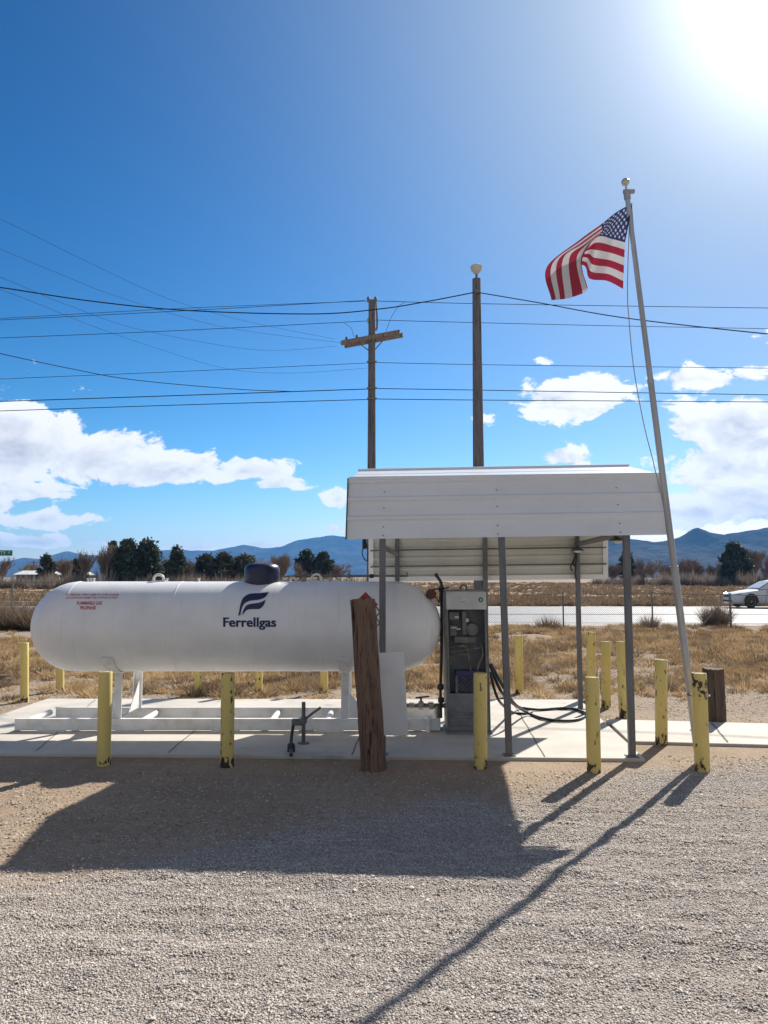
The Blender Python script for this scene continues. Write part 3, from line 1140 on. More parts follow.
o = tank_text('lettering', 'Ferrellgas', 249.3, 626.6, 52.5, 9.2, M['navy_decal'], bold=.018, spacing=1.05, double=.052)
tank_text('warning_text', 'NO SMOKING, OPEN FLAMES OR OTHER SOURCES', 92.5, 595.6, 53, 1.9, M['red_decal'], bold=.008, shear=.15)
tank_text('warning_text', 'OF IGNITION PERMITTED WITHIN 25 FEET', 92, 598.6, 52, 1.9, M['red_decal'], bold=.008, shear=.15)
tank_text('warning_text', 'FLAMMABLE GAS', 89.5, 604.6, 25.5, 3.4, M['red_decal'], bold=.018, shear=.15)
tank_text('warning_text', 'PROPANE', 88, 609.4, 16, 3.4, M['red_decal'], bold=.018, shear=.15)


def poly_decal(top, bot, n=40):
    """ruled shape between two pixel polylines laid on the shell"""
    def rs(pl, k):
        pl = catmull([Vector((a, b, 0)) for a, b in pl], 10)
        d = [0]
        for i in range(1, len(pl)):
            d.append(d[-1] + (pl[i] - pl[i - 1]).length)
        out = []
        for j in range(k + 1):
            t = d[-1] * j / k
            i = max(1, next((ii for ii in range(1, len(d)) if d[ii] >= t - 1e-9), len(d) - 1))
            f = (t - d[i - 1]) / max(d[i] - d[i - 1], 1e-9)
            out.append(pl[i - 1].lerp(pl[i], f))
        return out
    A, B = rs(top, n), rs(bot, n)
    mb = MB()
    q = 5
    vs, fs = [], []
    for i in range(n + 1):
        for j in range(q + 1):
            p = A[i].lerp(B[i], j / q)
            vs.append(tank_pt(p.x, p.y, .0032))
    for i in range(n):
        for j in range(q):
            fs.append((i * (q + 1) + j, i * (q + 1) + j + 1, (i + 1) * (q + 1) + j + 1, (i + 1) * (q + 1) + j))
    return mb.add(vs, fs)


def z6(pts):
    return [(210 + a / 6.4, 550 + b / 6.4) for a, b in pts]


mb = poly_decal(z6([(376, 269), (318, 275), (255, 280), (213, 305), (196, 345), (186, 392), (180, 423)]),
                z6([(376, 269), (352, 302), (310, 318), (255, 325), (222, 342), (204, 372), (196, 412)]))
mb2 = poly_decal(z6([(355, 319), (318, 336), (262, 344), (232, 356), (214, 384), (204, 412), (181, 424)]),
                 z6([(355, 319), (345, 350), (318, 376), (272, 378), (235, 384), (212, 410), (182, 424)]))
mb.add(mb2.v, mb2.f)
mb.build('flame_logo', M['navy_decal'], tank, TO)

# emergency valve on the right head
vx = P(431, 594, 8.5)
ev = MB().lathe([(.0, -.05), (.045, -.05), (.055, -.03), (.055, .02), (.03, .03), (.02, .1)], (vx.x, 8.5, vx.z), 'Y', 18)
ev.build('red_valve', M['red_dark'], tank, TO, smooth=True)
ev = MB()
ev.tube(catmull([(vx.x, 8.52, vx.z), (vx.x - .02, 8.54, vx.z - .12), (vx.x - .035, 8.5, vx.z - .24)], 6), .014, 8)
ev.tube([(vx.x - .05, 8.46, vx.z - .27), (vx.x - .01, 8.46, vx.z - .27)], .014, 8)
ev.tube(catmull([(vx.x + .02, 8.5, vx.z), (vx.x + .07, 8.5, vx.z - .06), (vx.x + .09, 8.5, vx.z - .09), (vx.x + .1, 8.5, vx.z + .02)], 6), .008, 6)
ev.build('valve_pipe', M['pipe'], tank, TO, smooth=True)

# ------------------------------------------------------------------ canopy
PF = G(632, 756.5, SLAB_H)       # front right post
PL = P(382.5, 753, PF.y + .10)
PL = Vector((PL.x, PL.y, SLAB_H))
e1 = (PF - PL).normalized()
e2 = Vector((-e1.y, e1.x, 0))
RR = G(580.5, 709, SLAB_H)
depth_posts = (RR - PF).dot(e2)
CO = (PL + PF) / 2 + e2 * depth_posts / 2
CO.z = SLAB_H
cano = root('gas_canopy', CO, 'white metal canopy with deep ribbed fascia on thin grey steel posts over the dispenser', 'canopy')


def C(a, b, z):        # a along the front (0 = left post), b back from the front posts
    p = PL + e1 * a + e2 * b
    return Vector((p.x, p.y, z + (.012 * (a - 1.15) if z > 1.3 else 0)))


def inC(p):
    q = p - PL
    return q.dot(e1), q.dot(e2)


wid = (PF - PL).length
fb = -.06                         # front fascia plane (bottom)
ft = .14
pb_l = P(346.5, 538.5, PL.y + fb); pb_r = P(667.5, 535.5, PF.y + fb)
a0, a1 = inC(pb_l)[0], inC(pb_r)[0]
zb = (pb_l.z + pb_r.z) / 2
zt_f = P(500, 476.8, (PL.y + PF.y) / 2 + ft).z
rear_b = depth_posts + .06
z_rb = P(490, 579.5, RR.y + .08).z
z_rt = zt_f
b_ridge = (fb + rear_b) / 2 + .1
z_ridge = P(490, 469.0, (PL.y + PF.y) / 2 + b_ridge).z


def ribbed(b_a, z_a, b_b, z_b_, ribs, depth, out):
    """profile polyline from A to B in (b,z) with trapezoid ribs pointing along out"""
    pts = []
    n = Vector((out[0], out[1])).normalized() * depth
    A, B = Vector((b_a, z_a)), Vector((b_b, z_b_))
    L = (B - A).length
    pts.append(A.copy())
    for t in ribs:
        w = .018 / L
        for dt, h in ((-w * 1.7, 0), (-w * .8, 1), (w * .8, 1), (w * 1.7, 0)):
            pts.append(A.lerp(B, t + dt) + n * h)
    pts.append(B.copy())
    return pts


def cpanel(name, pts, x0, x1, m, th=(0, 0, 0), o=CO, sub=None):
    mb = MB()
    if not isinstance(x0, tuple):
        x0 = (x0, x0)
    if not isinstance(x1, tuple):
        x1 = (x1, x1)
    f = [(p.x - pts[0].x) / ((pts[-1].x - pts[0].x) or 1) for p in pts]
    A = [C(x0[0] + (x0[1] - x0[0]) * k, p.x, p.y) for p, k in zip(pts, f)]
    B = [C(x1[0] + (x1[1] - x1[0]) * k, p.x, p.y) for p, k in zip(pts, f)]
    mb.sheet(A, B, th)
    return mb.build(name, m, sub or cano, o)


fas = ribbed(fb, zb, ft, zt_f, (.335, .655, .96), .016, (-1, .2))
fascia = cpanel('front_fascia', fas, a0, a1, M['siding'], tuple(e2 * .008))
for f in (.27, .62, .93):
    for g_ in (.10, .20, .5, .80):
        if RNG.random() < .9:
            a = a0 + (a1 - a0) * g_ if f else 0
sc_mb = []
for g_ in (.115, .475, .855):
    for f in (.05, .19, .50, .78):
        b_ = fb + (ft - fb) * f
        z_ = zb + (zt_f - zb) * f
        p = C(a0 + (a1 - a0) * g_ + .01 * f, b_ - .004, z_)
        MB().lathe([(.0062, -.004), (.0062, .001), (.003, .004)], p, 'Y', 8).build('screw', M['trim_dark'], fascia, CO)
# front eave flashing
mb = MB()
mb.tube([C(a0 + .005, ft - .004, zt_f + .004), C(a1 - .005, ft - .002, zt_f - .006)], .024, 12)
mb.build('eave_flashing', M['siding'], cano, CO, smooth=True)
rf1 = ribbed(ft, zt_f + .006, b_ridge, z_ridge, (.5,), .006, (-.2, 1))
rf2 = ribbed(b_ridge, z_ridge, rear_b - .1, z_rt + .006, (.35, .7), .012, (.2, 1))
cpanel('roof_panel', rf1, (a0 + .03, a0 + .01), (a1 - .02, a1 + .045), M['siding'], (0, 0, -.006))
cpanel('roof_panel', rf2, (a0 + .01, a0 + .05), (a1 + .045, a1 + .10), M['siding'], (0, 0, -.006))
MB().tube([C(a0 + .0, b_ridge, z_ridge + .004), C(a1 + .05, b_ridge, z_ridge + .004)], .025, 10).build('ridge_cap', M['siding'], cano, CO, smooth=True)
rx0, rx1 = a0 + .05, a1 + .085
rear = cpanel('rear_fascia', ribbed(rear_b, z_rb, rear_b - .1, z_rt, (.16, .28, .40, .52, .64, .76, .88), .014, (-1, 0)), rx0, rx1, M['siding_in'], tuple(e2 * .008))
# trim round the rear panel, seen from inside
for (x0, x1, za, zb_) in ((rx0 - .005, rx1 + .005, z_rb - .012, z_rb + .05), (rx0 - .005, rx0 + .06, z_rb + .05, z_rt), (rx1 - .06, rx1 + .005, z_rb + .05, z_rt)):
    mb = MB()
    A = [C(x0, rear_b - .022 - .1 * max(0, (z - z_rb) / (z_rt - z_rb)), z) for z in (za, zb_)]
    B = [C(x1, rear_b - .022 - .1 * max(0, (z - z_rb) / (z_rt - z_rb)), z) for z in (za, zb_)]
    mb.sheet(A, B, tuple(e2 * .012))
    mb.build('panel_trim', M['siding'], rear, CO)
# dark rake trim at both gable ends of the fascia
for x in (a0 - .012, a1 + .003):
    mb = MB()
    mb.extrude([C(x, fb - .02, zb - .004), C(x, fb + .022, zb - .004), C(x, ft + .03, zt_f + .01), C(x, ft - .022, zt_f + .012)], e1 * .010)
    mb.build('end_trim', M['trim_dark'], cano, CO)
# gable rakes
for xa_, xb_, xc_ in ((a0 + .035, a0 + .02, a0 + .06), (a1 - .04, a1 + .025, a1 + .08)):
    mb = MB()
    z0s, z1s = (.05, .06, .05), (.008, .014, .008)
    lo_p = [C(xa_, ft, zt_f - .05), C(xb_, b_ridge, z_ridge - .06), C(xc_, rear_b - .1, z_rt - .05)]
    hi_p = [C(xa_, ft, zt_f - .008), C(xb_, b_ridge, z_ridge - .014), C(xc_, rear_b - .1, z_rt - .008)]
    mb.sheet(lo_p, hi_p, e1 * .015)
    mb.build('gable_rake', M['siding'], cano, CO)


zg = 2.52  # unseen gable sheet, added to fill out the canopy's cast shadow
ga, gb, gc = a1 - .03, a1 + .03, a1 + .085
mb = MB()
mb.extrude([C(ga, fb + .10, zg), C(ga, ft - .01, zt_f - .03), C(gb, b_ridge, z_ridge - .03), C(gc, rear_b - .11, z_rt - .03), C(gc, rear_b - .06, zg)], e1 * .006)
mb.build('shadow_fill_gable', M['siding'], cano, CO)


def post(base, top, s=.062, name='post'):
    b, t_ = Vector(base), Vector(top)
    A = []
    h = s / 2
    for p in (b, t_):
        for (i, j) in ((-1, -1), (1, -1), (1, 1), (-1, 1)):
            A.append(p + e1 * h * i + e2 * h * j)
    mb = MB()
    mb.add(A, [(3, 2, 1, 0), (4, 5, 6, 7)] + [(i, (i + 1) % 4, 4 + (i + 1) % 4, 4 + i) for i in range(4)])
    return mb.build(name, M['galv'], cano, CO, bevel=.005)


zhead = zb + .03
PM_b = C(inC(G(509.5, 756, SLAB_H))[0], 0, SLAB_H)
PM_t = C(inC(P(501.5, 541, PM_b.y))[0], 0, zhead)
fl_top = C(0, 0, zhead)
post(PL, fl_top); post(PM_b, PM_t); post(PF, C(wid - .0, 0, zhead))
ra = inC(RR)[0]
la = inC(P(397, 560, RR.y))[0]
ma = inC(P(486, 600, RR.y))[0]
for a in (la, ma, ra):
    post(C(a, depth_posts, SLAB_H), C(a, depth_posts, zt_f - .05), .058)
for a, b, zz in ((0, la, 2.03), (wid, ra, 2.13)):
    mb = MB()
    p, q = C(a, .03, zz), C(b, depth_posts - .03, zz)
    mb.tube([p, q], .032, 4)
    mb.build('side_beam', M['galv'], cano, CO)
for zz, bb in ((zhead + .02, .045), (zt_f - .05, ft + .045)):
    mb = MB()
    mb.tube([C(a0 + .05, bb, zz), C(a1 - .05, bb, zz)], .026, 4)
    mb.build('header_beam', M['galv'], cano, CO)
for zz in (P(490, 565.5, RR.y).z, P(490, 549, RR.y).z, z_rt - .05):
    mb = MB()
    mb.tube([C(rx0 + .02, depth_posts + .0, zz), C(rx1 - .02, depth_posts + .0, zz)], .010, 4)
    mb.build('girt', M['galv'], cano, CO)
for a in (la + .02, (la + ra) / 2, ra - .02):
    mb = MB()
    mb.tube([C(a, ft + .02, zt_f - .045), C(a, b_ridge, z_ridge - .06), C(a, rear_b - .14, z_rt - .045)], .024, 4)
    mb.build('rafter', M['galv'], cano, CO)
for p, s in ((PL, 1), (PM_b, 1), (PF, 1), (C(ra, depth_posts, SLAB_H), 1)):
    MB().box((p.x, p.y, SLAB_H + .005), (.11, .11, .01)).build('foot_plate', M['galv'], cano, CO, bevel=.002)


# lamps hung below the canopy
def shade_lamp(name, p, label, r=.13, tilt=0):
    L = root(name, p, label, 'lamp', 'lamps under the canopy')
    MB().lathe([(r, 0), (r * .95, .010), (r * .66, .026), (r * .34, .042), (r * .30, .10), (.0, .105)], (0, 0, 0), 'Z', 24).build('lamp_shade', M['trim_dark'], L, smooth=True)
    MB().lathe([(.0, -.028), (.035, -.02), (.05, .0), (.04, .03)], (0, 0, 0), 'Z', 16).build('bulb', M['glass_lamp'], L, smooth=True)
    return L


pl1 = P(577.5, 550.8, RR.y - .10)
L1 = shade_lamp('canopy_lamp', pl1, 'dark saucer lamp with loose cables at the top of the right rear canopy post', .085)
for dx, dz in ((-.05, -.20), (-.03, -.38), (-.085, -.26)):
    MB().tube(catmull([(0, 0, .02), (dx * .5, .02, dz * .4), (dx, .03, dz * .8), (dx + .015, .02, dz)], 5), .009, 6).build('loose_cable', M['black'], L1)
MB().tube([(0, 0, .1), (0, 0, .30)], .01, 6).build('stem', M['trim_dark'], L1)
pl2 = P(618, 541, PF.y + .4)
L2 = shade_lamp('canopy_lamp', pl2, 'saucer lamp with pale bulb under the canopy behind the right front post', .095)
MB().tube([(0, 0, .1), (0, 0, .45)], .01, 6).build('stem', M['trim_dark'], L2)
# small box with a curled cable under the left end of the fascia
p = C(.12 + a0, .30, zb - .02)
p = P(364.5, 546, PL.y + .45)
jb = root('junction_box', p, 'small black box with a dangling loop of cable below the left end of the canopy', 'box')
MB().box((0, 0, .02), (.045, .06, .10)).build('box_body', M['black'], jb, bevel=.01)
MB().tube(catmull([(-.01, 0, -.02), (-.025, 0, -.07), (-.005, 0, -.13), (.03, 0, -.15), (.035, 0, -.06), (.02, 0, .03)], 6), .006, 6).build('cable', M['black'], jb, smooth=True)
MB().tube([(0, 0, .06), (0, 0, zhead - p.z + .05)], .008, 6).build('hanger', M['black'], jb)

# white panel fastened to the front left post
wp0, wp1 = P(370, 652.5, PL.y - .05), P(409, 735.5, PL.y - .05)
wo = Vector(((wp0.x + wp1.x) / 2, PL.y - .05, wp1.z))
wpn = root('white_board', wo, 'plain white upright board fixed to the canopy post right of the leaning wood post', 'board')
mb = MB()
tl, tr_, bl, br = P(372, 653, wo.y), P(403.5, 652, wo.y), P(376, 735.5, wo.y), P(408.5, 735.5, wo.y)
for v in (tl, tr_, bl, br):
    v.y = wo.y
mb.extrude([bl, br, tr_, tl], (0, .012, 0))
mb.build('panel_sheet', M['white'], wpn, wo, bevel=.002)
for z in (wp1.z + .15, wp0.z - .12):
    MB().box((PL.x, PL.y - .0335, z), (.09, .008, .03)).build('bracket', M['galv'], wpn, wo)

# ------------------------------------------------------------------ dispenser
db = G(466, 734, SLAB_H)
DY = db.y
dl, dr = P(447.5, 734, DY).x, P(491, 734, DY).x
tl, tr_ = P(443, 590, DY), P(489, 590.5, DY)
ztp = (tl.z + tr_.z) / 2
DO = Vector(((dl + dr) / 2, DY + .2, SLAB_H))
dis = root('gas_dispenser', DO, 'tall grey open fronted propane dispenser cabinet with white top panel on the pad', 'dispenser')
W_ = dr - dl
DD = .42
hz = ztp - SLAB_H
lean = ((tl.x + tr_.x) / 2 - (dl + dr) / 2)


def D(x, y, z):      # x from the left, y back, z up from the pad
    return Vector((dl + x + lean * z / hz, DY + y, SLAB_H + z))


def dbox(mb, x0, x1, y0, y1, z0, z1):
    vs = [D(x, y, z) for x in (x0, x1) for y in (y0, y1) for z in (z0, z1)]
    mb.add(vs, [(0, 1, 3, 2), (4, 6, 7, 5), (0, 4, 5, 1), (2, 3, 7, 6), (0, 2, 6, 4), (1, 5, 7, 3)])
    return mb


z_wp = hz - (609 - 590) / F * DY * 1.0
z_lo = (733 - 694) / F * DY
for nm, a in (('side_panel', (0, .012, .0, DD, .03, hz - .012)), ('side_panel', (W_ - .012, W_, .0, DD, .03, hz - .012)),
              ('back_panel', (.014, W_ - .014, DD - .012, DD - .001, .03, hz - .012)), ('top_cap', (-.012, W_ + .012, -.018, DD + .012, hz - .010, hz + .006)),
              ('base', (-.016, W_ + .016, -.02, DD + .012, 0, .028))):
    dbox(MB(), *a).build(nm, M['cab'], dis, DO, bevel=.003)
for x0, x1 in ((.014, .034), (W_ - .038, W_ - .014)):
    dbox(MB(), x0, x1, .001, .02, .03, z_wp - .002).build('door_frame', M['cab'], dis, DO, bevel=.003)
hp = dbox(MB(), .0145, W_ - .0145, -.003, .012, z_wp, hz - .012).build('header_panel', M['cab_white'], dis, DO, bevel=.003)
c = D(.84 * W_, -.005, z_wp + .105)
MB().lathe([(.0, -.002), (.028, -.002), (.028, .002)], c, 'Y', 20).build('round_sticker', M['green_st'], hp, DO)
MB().lathe([(.0, -.0008), (.011, -.0008), (.011, .0008)], c + Vector((0, -.004, 0)), 'Y', 14).build('sticker_emblem', M['cab_white'], hp, DO)
scr = MB()
for k in range(5):
    p = D(.38 * W_ + k * .011, -.0045, z_wp + .085 - .004 * (k % 2))
    scr.box(p, (.006, .002, .008))
scr.build('faded_mark', M['cab'], hp, DO)
# lower panel with folded ledges
lp = MB()
dbox(lp, .034, W_ - .038, .004, .012, .03, z_lo)
for z in (.10, .175, .235):
    dbox(lp, .036, W_ - .040, -.018, .004, z, z + .02)
lp.build('lower_panel', M['cab'], dis, DO, bevel=.003)
sh = dbox(MB(), .016, W_ - .016, .014, DD - .02, z_lo - .03, z_lo - .012).build('shelf', M['cab_in'], dis, DO)
inn = MB()
dbox(inn, .0155, W_ - .0155, .15, .17, z_lo, hz - .03)
inn.build('inner_liner', M['cab_in'], dis, DO)
# meter and pipework in the open bay
mt = MB()
mt.lathe([(.0, -.09), (.06, -.09), (.075, -.07), (.075, .03), (.0, .03)], D(.30, .13, z_wp - .22), 'Y', 24)
dbox(mt, .10, .34, .07, .149, z_wp - .37, z_wp - .30)
dbox(mt, .05, .16, .06, .149, z_wp - .12, z_wp - .03)
dbox(mt, .19, .24, .05, .149, z_wp - .28, z_wp - .02)
dbox(mt, .05, .13, .08, .149, z_wp - .29, z_wp - .17)
mt.build('meter', M['cab_in'], dis, DO, smooth=True, bevel=.006)
pp = MB()
pp.tube(catmull([D(.06, .09, z_wp - .42), D(.16, .07, z_wp - .40), D(.24, .08, z_wp - .45), D(.30, .09, z_lo + .05)], 6), .014, 8)
pp.tube(catmull([D(.40, .09, z_wp - .38), D(.41, .05, z_wp - .50), D(.36, .06, z_wp - .60), D(.33, .08, z_lo + .1)], 6), .017, 8)
pp.tube([D(.05, .06, z_wp - .47), D(.38, .07, z_wp - .42)], .010, 8)
pp.tube([D(.05, .08, z_wp - .52), D(.24, .06, z_wp - .485)], .009, 8)
pp.build('inner_pipe', M['pipe_grey'], dis, DO, smooth=True)
for x, z, w, h in ((.245, z_wp - .12, .030, .040), (.13, z_wp - .085, .045, .022), (.10, z_wp - .20, .06, .018), (.15, z_wp - .215, .04, .014)):
    p = D(x, .045, z)
    MB().box(p, (w, .003, h)).build('tag', M['cab_white'], dis, DO)
rg = D(.47 * W_, .12, hz)
MB().tube([(rg.x + .032 * math.cos(a), rg.y, rg.z + .022 + .034 * math.sin(a)) for a in [math.pi * (-.25 + 1.5 * i / 14) for i in range(15)]], .010, 8).build('lifting_ring', M['pipe_grey'], dis, DO, smooth=True)

# blue plastic crate standing in the cabinet
cb = D(W_ * .5 + .015, .0765, z_lo - .012)
CRO = cb
cr = root('plastic_crate', CRO, 'dark blue lattice sided plastic crate standing inside the dispenser cabinet', 'crate')
cw, chh, cdp = .30, .255, .125
mb = MB()
mb.box((0, 0, .006), (cw, cdp, .012))
mb.build('crate_floor', M['crate'], cr)
mb = MB()
for s in (-1, 1):
    mb.box((0, s * (cdp / 2 - .006), chh - .03), (cw, .012, .06))
    mb.box((s * (cw / 2 - .006), 0, chh - .03), (.012, cdp - .025, .06))
mb.build('crate_rim', M['crate'], cr, bevel=.004)
for s in (-1, 1):
    mb = MB()
    y = s * (cdp / 2 - .006)
    for k in range(-5, 9):
        for sg in (-1, 1):
            x0 = -cw / 2 + .0 + k * .042
            x1 = x0 + sg * .17
            a, b = Vector((x0, y, .014)), Vector((x1, y, chh - .062))
            # clip to the crate width
            lo, hi = -cw / 2 + .01, cw / 2 - .01
            ts = []
            for xx in (lo, hi):
                ts.append((xx - a.x) / (b.x - a.x))
            t0, t1 = max(0, min(ts)), min(1, max(ts))
            if t1 - t0 > .05:
                mb.tube([a.lerp(b, t0), a.lerp(b, t1)], .004, 4)
    for s2 in (-1, 1):
        mb.box((s2 * (cw / 2 - .012), y, chh / 2 - .02), (.024, .012, chh - .065))
    mb.build('lattice_side', M['crate_pale'], cr)

# hose from the dispenser looping over the pad
h0 = P(490, 664, DY + .12)
pts = [h0, P(495, 678, DY + .08), P(503, 694, DY + .05), G(517, 706, SLAB_H + .06), G(535, 709.5, SLAB_H + .022), G(560, 708.3, SLAB_H + .02), G(576, 709.5, SLAB_H + .02),
       G(585.5, 714, SLAB_H + .02), G(579, 719, SLAB_H + .02), G(562, 720.8, SLAB_H + .02), G(543, 718.5, SLAB_H + .02), G(527, 712.5, SLAB_H + .04), P(513, 702, DY + .35), P(500, 681, DY + .22), P(491, 664, DY + .2)]
hose = MB().tube(catmull(pts, 8), .017, 10).build('gas_hose', M['black'], None, G(560, 712, SLAB_H), smooth=True)
tag(hose, 'black gas hose looping from the dispenser over the sunlit concrete pad', 'hose')
pts = [P(490.5, 672, DY + .05), P(494, 688, DY + .04), P(500, 702, DY + .10), G(512, 712, SLAB_H + .03), G(522, 713.5, SLAB_H + .018), G(532, 712, SLAB_H + .018)]
hose = MB().tube(catmull(pts, 8), .015, 10).build('gas_hose', M['black'], None, G(520, 712, SLAB_H), smooth=True)
tag(hose, 'shorter black hose drooping beside the right side of the dispenser cabinet', 'hose')

# riser pipe left of the cabinet
ry = DY + .1
rp = root('riser_pipe', G(441, 722, SLAB_H), 'thin dark vertical pipe with curled top beside the left side of the dispenser', 'pipe')
ro = rp.location.copy()
mb = MB()
mb.tube(catmull([P(436, 575.5, ry), P(439, 579, ry), P(441.6, 585, ry), P(441.5, 600, ry), P(441.5, 650, ry), P(440.5, 690, ry), P(441, 718, ry)], 6), .016, 8)
mb.build('pipe_run', M['pipe'], rp, ro, smooth=True)
mb = MB()
mb.tube([P(433, 589.5, ry - .03), P(449, 587.5, ry - .03)], .009, 6)
mb.lathe([(.028, -.03), (.034, -.02), (.034, .02), (.028, .03)], P(441.5, 589, ry), 'Z', 12)
MB().lathe([(.028, -.03), (.034, -.02), (.034, .02), (.028, .03)], P(440.5, 687, ry), 'Z', 12).build('pipe_union', M['pipe'], rp, ro, smooth=True)
MB().lathe([(.026, -.03), (.034, -.02), (.034, .02), (.026, .03)], P(441, 700, ry), 'Z', 12).build('pipe_union', M['pipe'], rp, ro, smooth=True)
MB().tube([P(435, 575.5, ry - .01), P(437.5, 574, ry - .01)], .018, 8).build('nozzle', M['pipe'], rp, ro, smooth=True)
mb.build('valve', M['pipe'], rp, ro, smooth=True)

# supply line between tank and cabinet
sy = DY + .28
sl = root('supply_pipe', G(424, 716, SLAB_H), 'low grey supply pipe with brass fittings between tank and dispenser', 'pipe')
so_ = sl.location.copy()
za = P(420, 705.5, sy).z
xa, xb = P(398, 705, sy).x, P(446, 705, sy).x
MB().tube([(xa, sy, za), (xb, sy, za)], .026, 12).build('pipe_run', M['pipe_grey'], sl, so_, smooth=True)
for px, r in ((412, .036), (421, .05), (431, .045)):
    x = P(px, 705, sy).x
    MB().lathe([(r * .8, -.03), (r, -.024), (r, .024), (r * .8, .03)], (x, sy, za), 'X', 10).build('pipe_union', M['brass'], sl, so_, smooth=True)
x = P(437, 705, sy).x
mb = MB()
mb.tube([(x, sy, za), (x, sy, SLAB_H)], .03, 12)
mb.lathe([(.05, 0), (.05, .02), (.03, .03)], (x, sy, SLAB_H), 'Z', 12)
mb.build('fitting', M['brass'], sl, so_, smooth=True)
mb = MB()
x = P(421, 705, sy).x
mb.tube([(x, sy, za), (x, sy, za + .09)], .012, 8)
mb.tube([(x - .06, sy, za + .085), (x + .09, sy, za + .10)], .010, 6)
mb.build('valve_handle', M['pipe'], sl, so_)
mb = MB()
p = P(428, 720, DY + .1)
mb.tube([(p.x, p.y, SLAB_H), (p.x, p.y, p.z)], .028, 12)
mb.lathe([(.036, -.02), (.04, .0), (.03, .025), (0, .03)], p, 'Z', 12)
mb.build('bleed_cap', M['skid'], sl, so_, smooth=True)

# ------------------------------------------------------------------ standpipe in front of the skid
sb = G(303.5, 743.5, SLAB_H)
sp0 = root('standpipe_valve', sb, 'small grey standpipe with side valve and short hanging hose in front of the skid', 'valve')
Y_ = sb.y
MB().tube([sb, P(303.6, 702, Y_)], .020, 12).build('pipe_run', M['galv'], sp0, sb, smooth=True)
MB().lathe([(.06, 0), (.06, .012), (.03, .02)], sb, 'Z', 14).build('foot', M['galv'], sp0, sb)
mb = MB()
p = P(297.5, 722, Y_)
mb.box(p, (.115, .06, .065))
mb.lathe([(.024, -.04), (.034, -.03), (.034, .03), (.024, .04)], P(303.6, 720, Y_), 'Z', 12)
mb.build('valve_body', M['pipe_grey'], sp0, sb, bevel=.012, smooth=True)
mb = MB()
mb.tube([P(304, 720, Y_), P(311, 714.5, Y_ - .05), P(320.5, 707.5, Y_ - .08)], .013, 8)
mb.build('lever', M['pipe_grey'], sp0, sb)
mb = MB()
hp = [P(294.5, 721, Y_), P(293, 727, Y_ - .02), P(291.5, 737, Y_ - .18), P(291, 747, Y_ - .34), G(291, 755.2, SLAB_H + .02)]
mb.tube(catmull(hp, 6), .017, 10)
mb.lathe([(.022, -.05), (.038, -.03), (.038, .03), (.022, .05)], P(291.2, 748, Y_ - .37), 'Z', 12)
mb.build('hose_end', M['black'], sp0, sb, smooth=True)

# ------------------------------------------------------------------ leaning wood post with placard
wb = G(373.8, 769.5)
wt_ = P(362.3, 599.5, wb.y + .16)
WO = wb.copy()
wpst = root('wood_post', WO, 'thick redbrown timber post leaning left in front of the tank end', 'post')


def log(a, b, r0, r1, n=28, sd=1, rough=.006):
    mb = MB()
    d = (b - a)
    L = d.length
    d = d.normalized()
    u_ = d.cross(Vector((0, 1, 0))).normalized(); v_ = u_.cross(d)
    k = 14
    vs, fs = [], []
    rs_ = random.Random(sd)
    fl = [rs_.uniform(-rough, rough) for _ in range(n)]
    for i in range(k + 1):
        t = i / k
        r = r0 + (r1 - r0) * t
        for j in range(n):
            ang = 2 * math.pi * j / n
            rr = r + fl[j] + rs_.uniform(-rough, rough) * .3
            top = 0
            if i == k:
                top = rs_.uniform(-.010, .006)
            vs.append(a + d * (L * t + top) + (u_ * math.cos(ang) + v_ * math.sin(ang)) * rr)
    for i in range(k):
        for j in range(n):
            j2 = (j + 1) % n
            fs.append((i * n + j, i * n + j2, (i + 1) * n + j2, (i + 1) * n + j))
    fs.append(tuple(reversed(range(n))))
    # crowned end grain
    c = len(vs)
    vs.append(b + d * .004)
    for j in range(n):
        fs.append((k * n + j, k * n + (j + 1) % n, c))
    mb.add(vs, fs)
    return mb


log(wb + Vector((0, 0, -.05)), wt_, .112, .114, 44, 3, .009).build('timber', M['wood_post'], wpst, WO, smooth=True, angle=50)
pd = wt_ + Vector((.03, .135, -.02))
plc = root('warning_placard', pd + Vector((0, 0, -.55)), 'white edged placard with red diamond mostly hidden behind the leaning timber post', 'sign')
po = plc.location.copy()
mb = MB()
q0 = pd
mb.extrude([q0 + Vector((-.09, 0, -.75)), q0 + Vector((.155, 0, -.75)), q0 + Vector((.10, 0, -.07)), q0 + Vector((-.09, 0, -.07))], (0, .006, 0))
mb.build('backing_board', M['white'], plc, po)
mb = MB()
c_ = P(365.5, 604.5, pd.y - .012)
h_ = 12.5 / F * pd.y
mb.extrude([c_ + Vector((0, 0, h_)), c_ + Vector((h_, 0, 0)), c_ + Vector((0, 0, -h_)), c_ + Vector((-h_, 0, 0))], (0, .006, 0))
mb.build('red_diamond', M['red'], plc, po)
mb = MB()
mb.tube(catmull([pd + Vector((.095, -.03, -.05)), pd + Vector((.13, -.05, -.10)), pd + Vector((.10, -.06, -.15)), pd + Vector((.13, -.05, -.20)), pd + Vector((.11, -.05, -.23))], 5), .007, 6)
mb.build('wire_tie', M['galv'], plc, po, smooth=True)

stump = log(G(714.5, 722.5, .0) + Vector((0, 0, -.03)), P(713.5, 668.5, G(714.5, 722.5).y), .142, .120, 28, 8, .007)
so_b = G(716, 723)
st = stump.build('timber_stump', M['wood_stump'], None, so_b, smooth=True, angle=50)
tag(st, 'short weathered dark timber stump behind the flagpole bollard by the walkway', 'post')
# ------------------------------------------------------------------ bollards
BR = .062


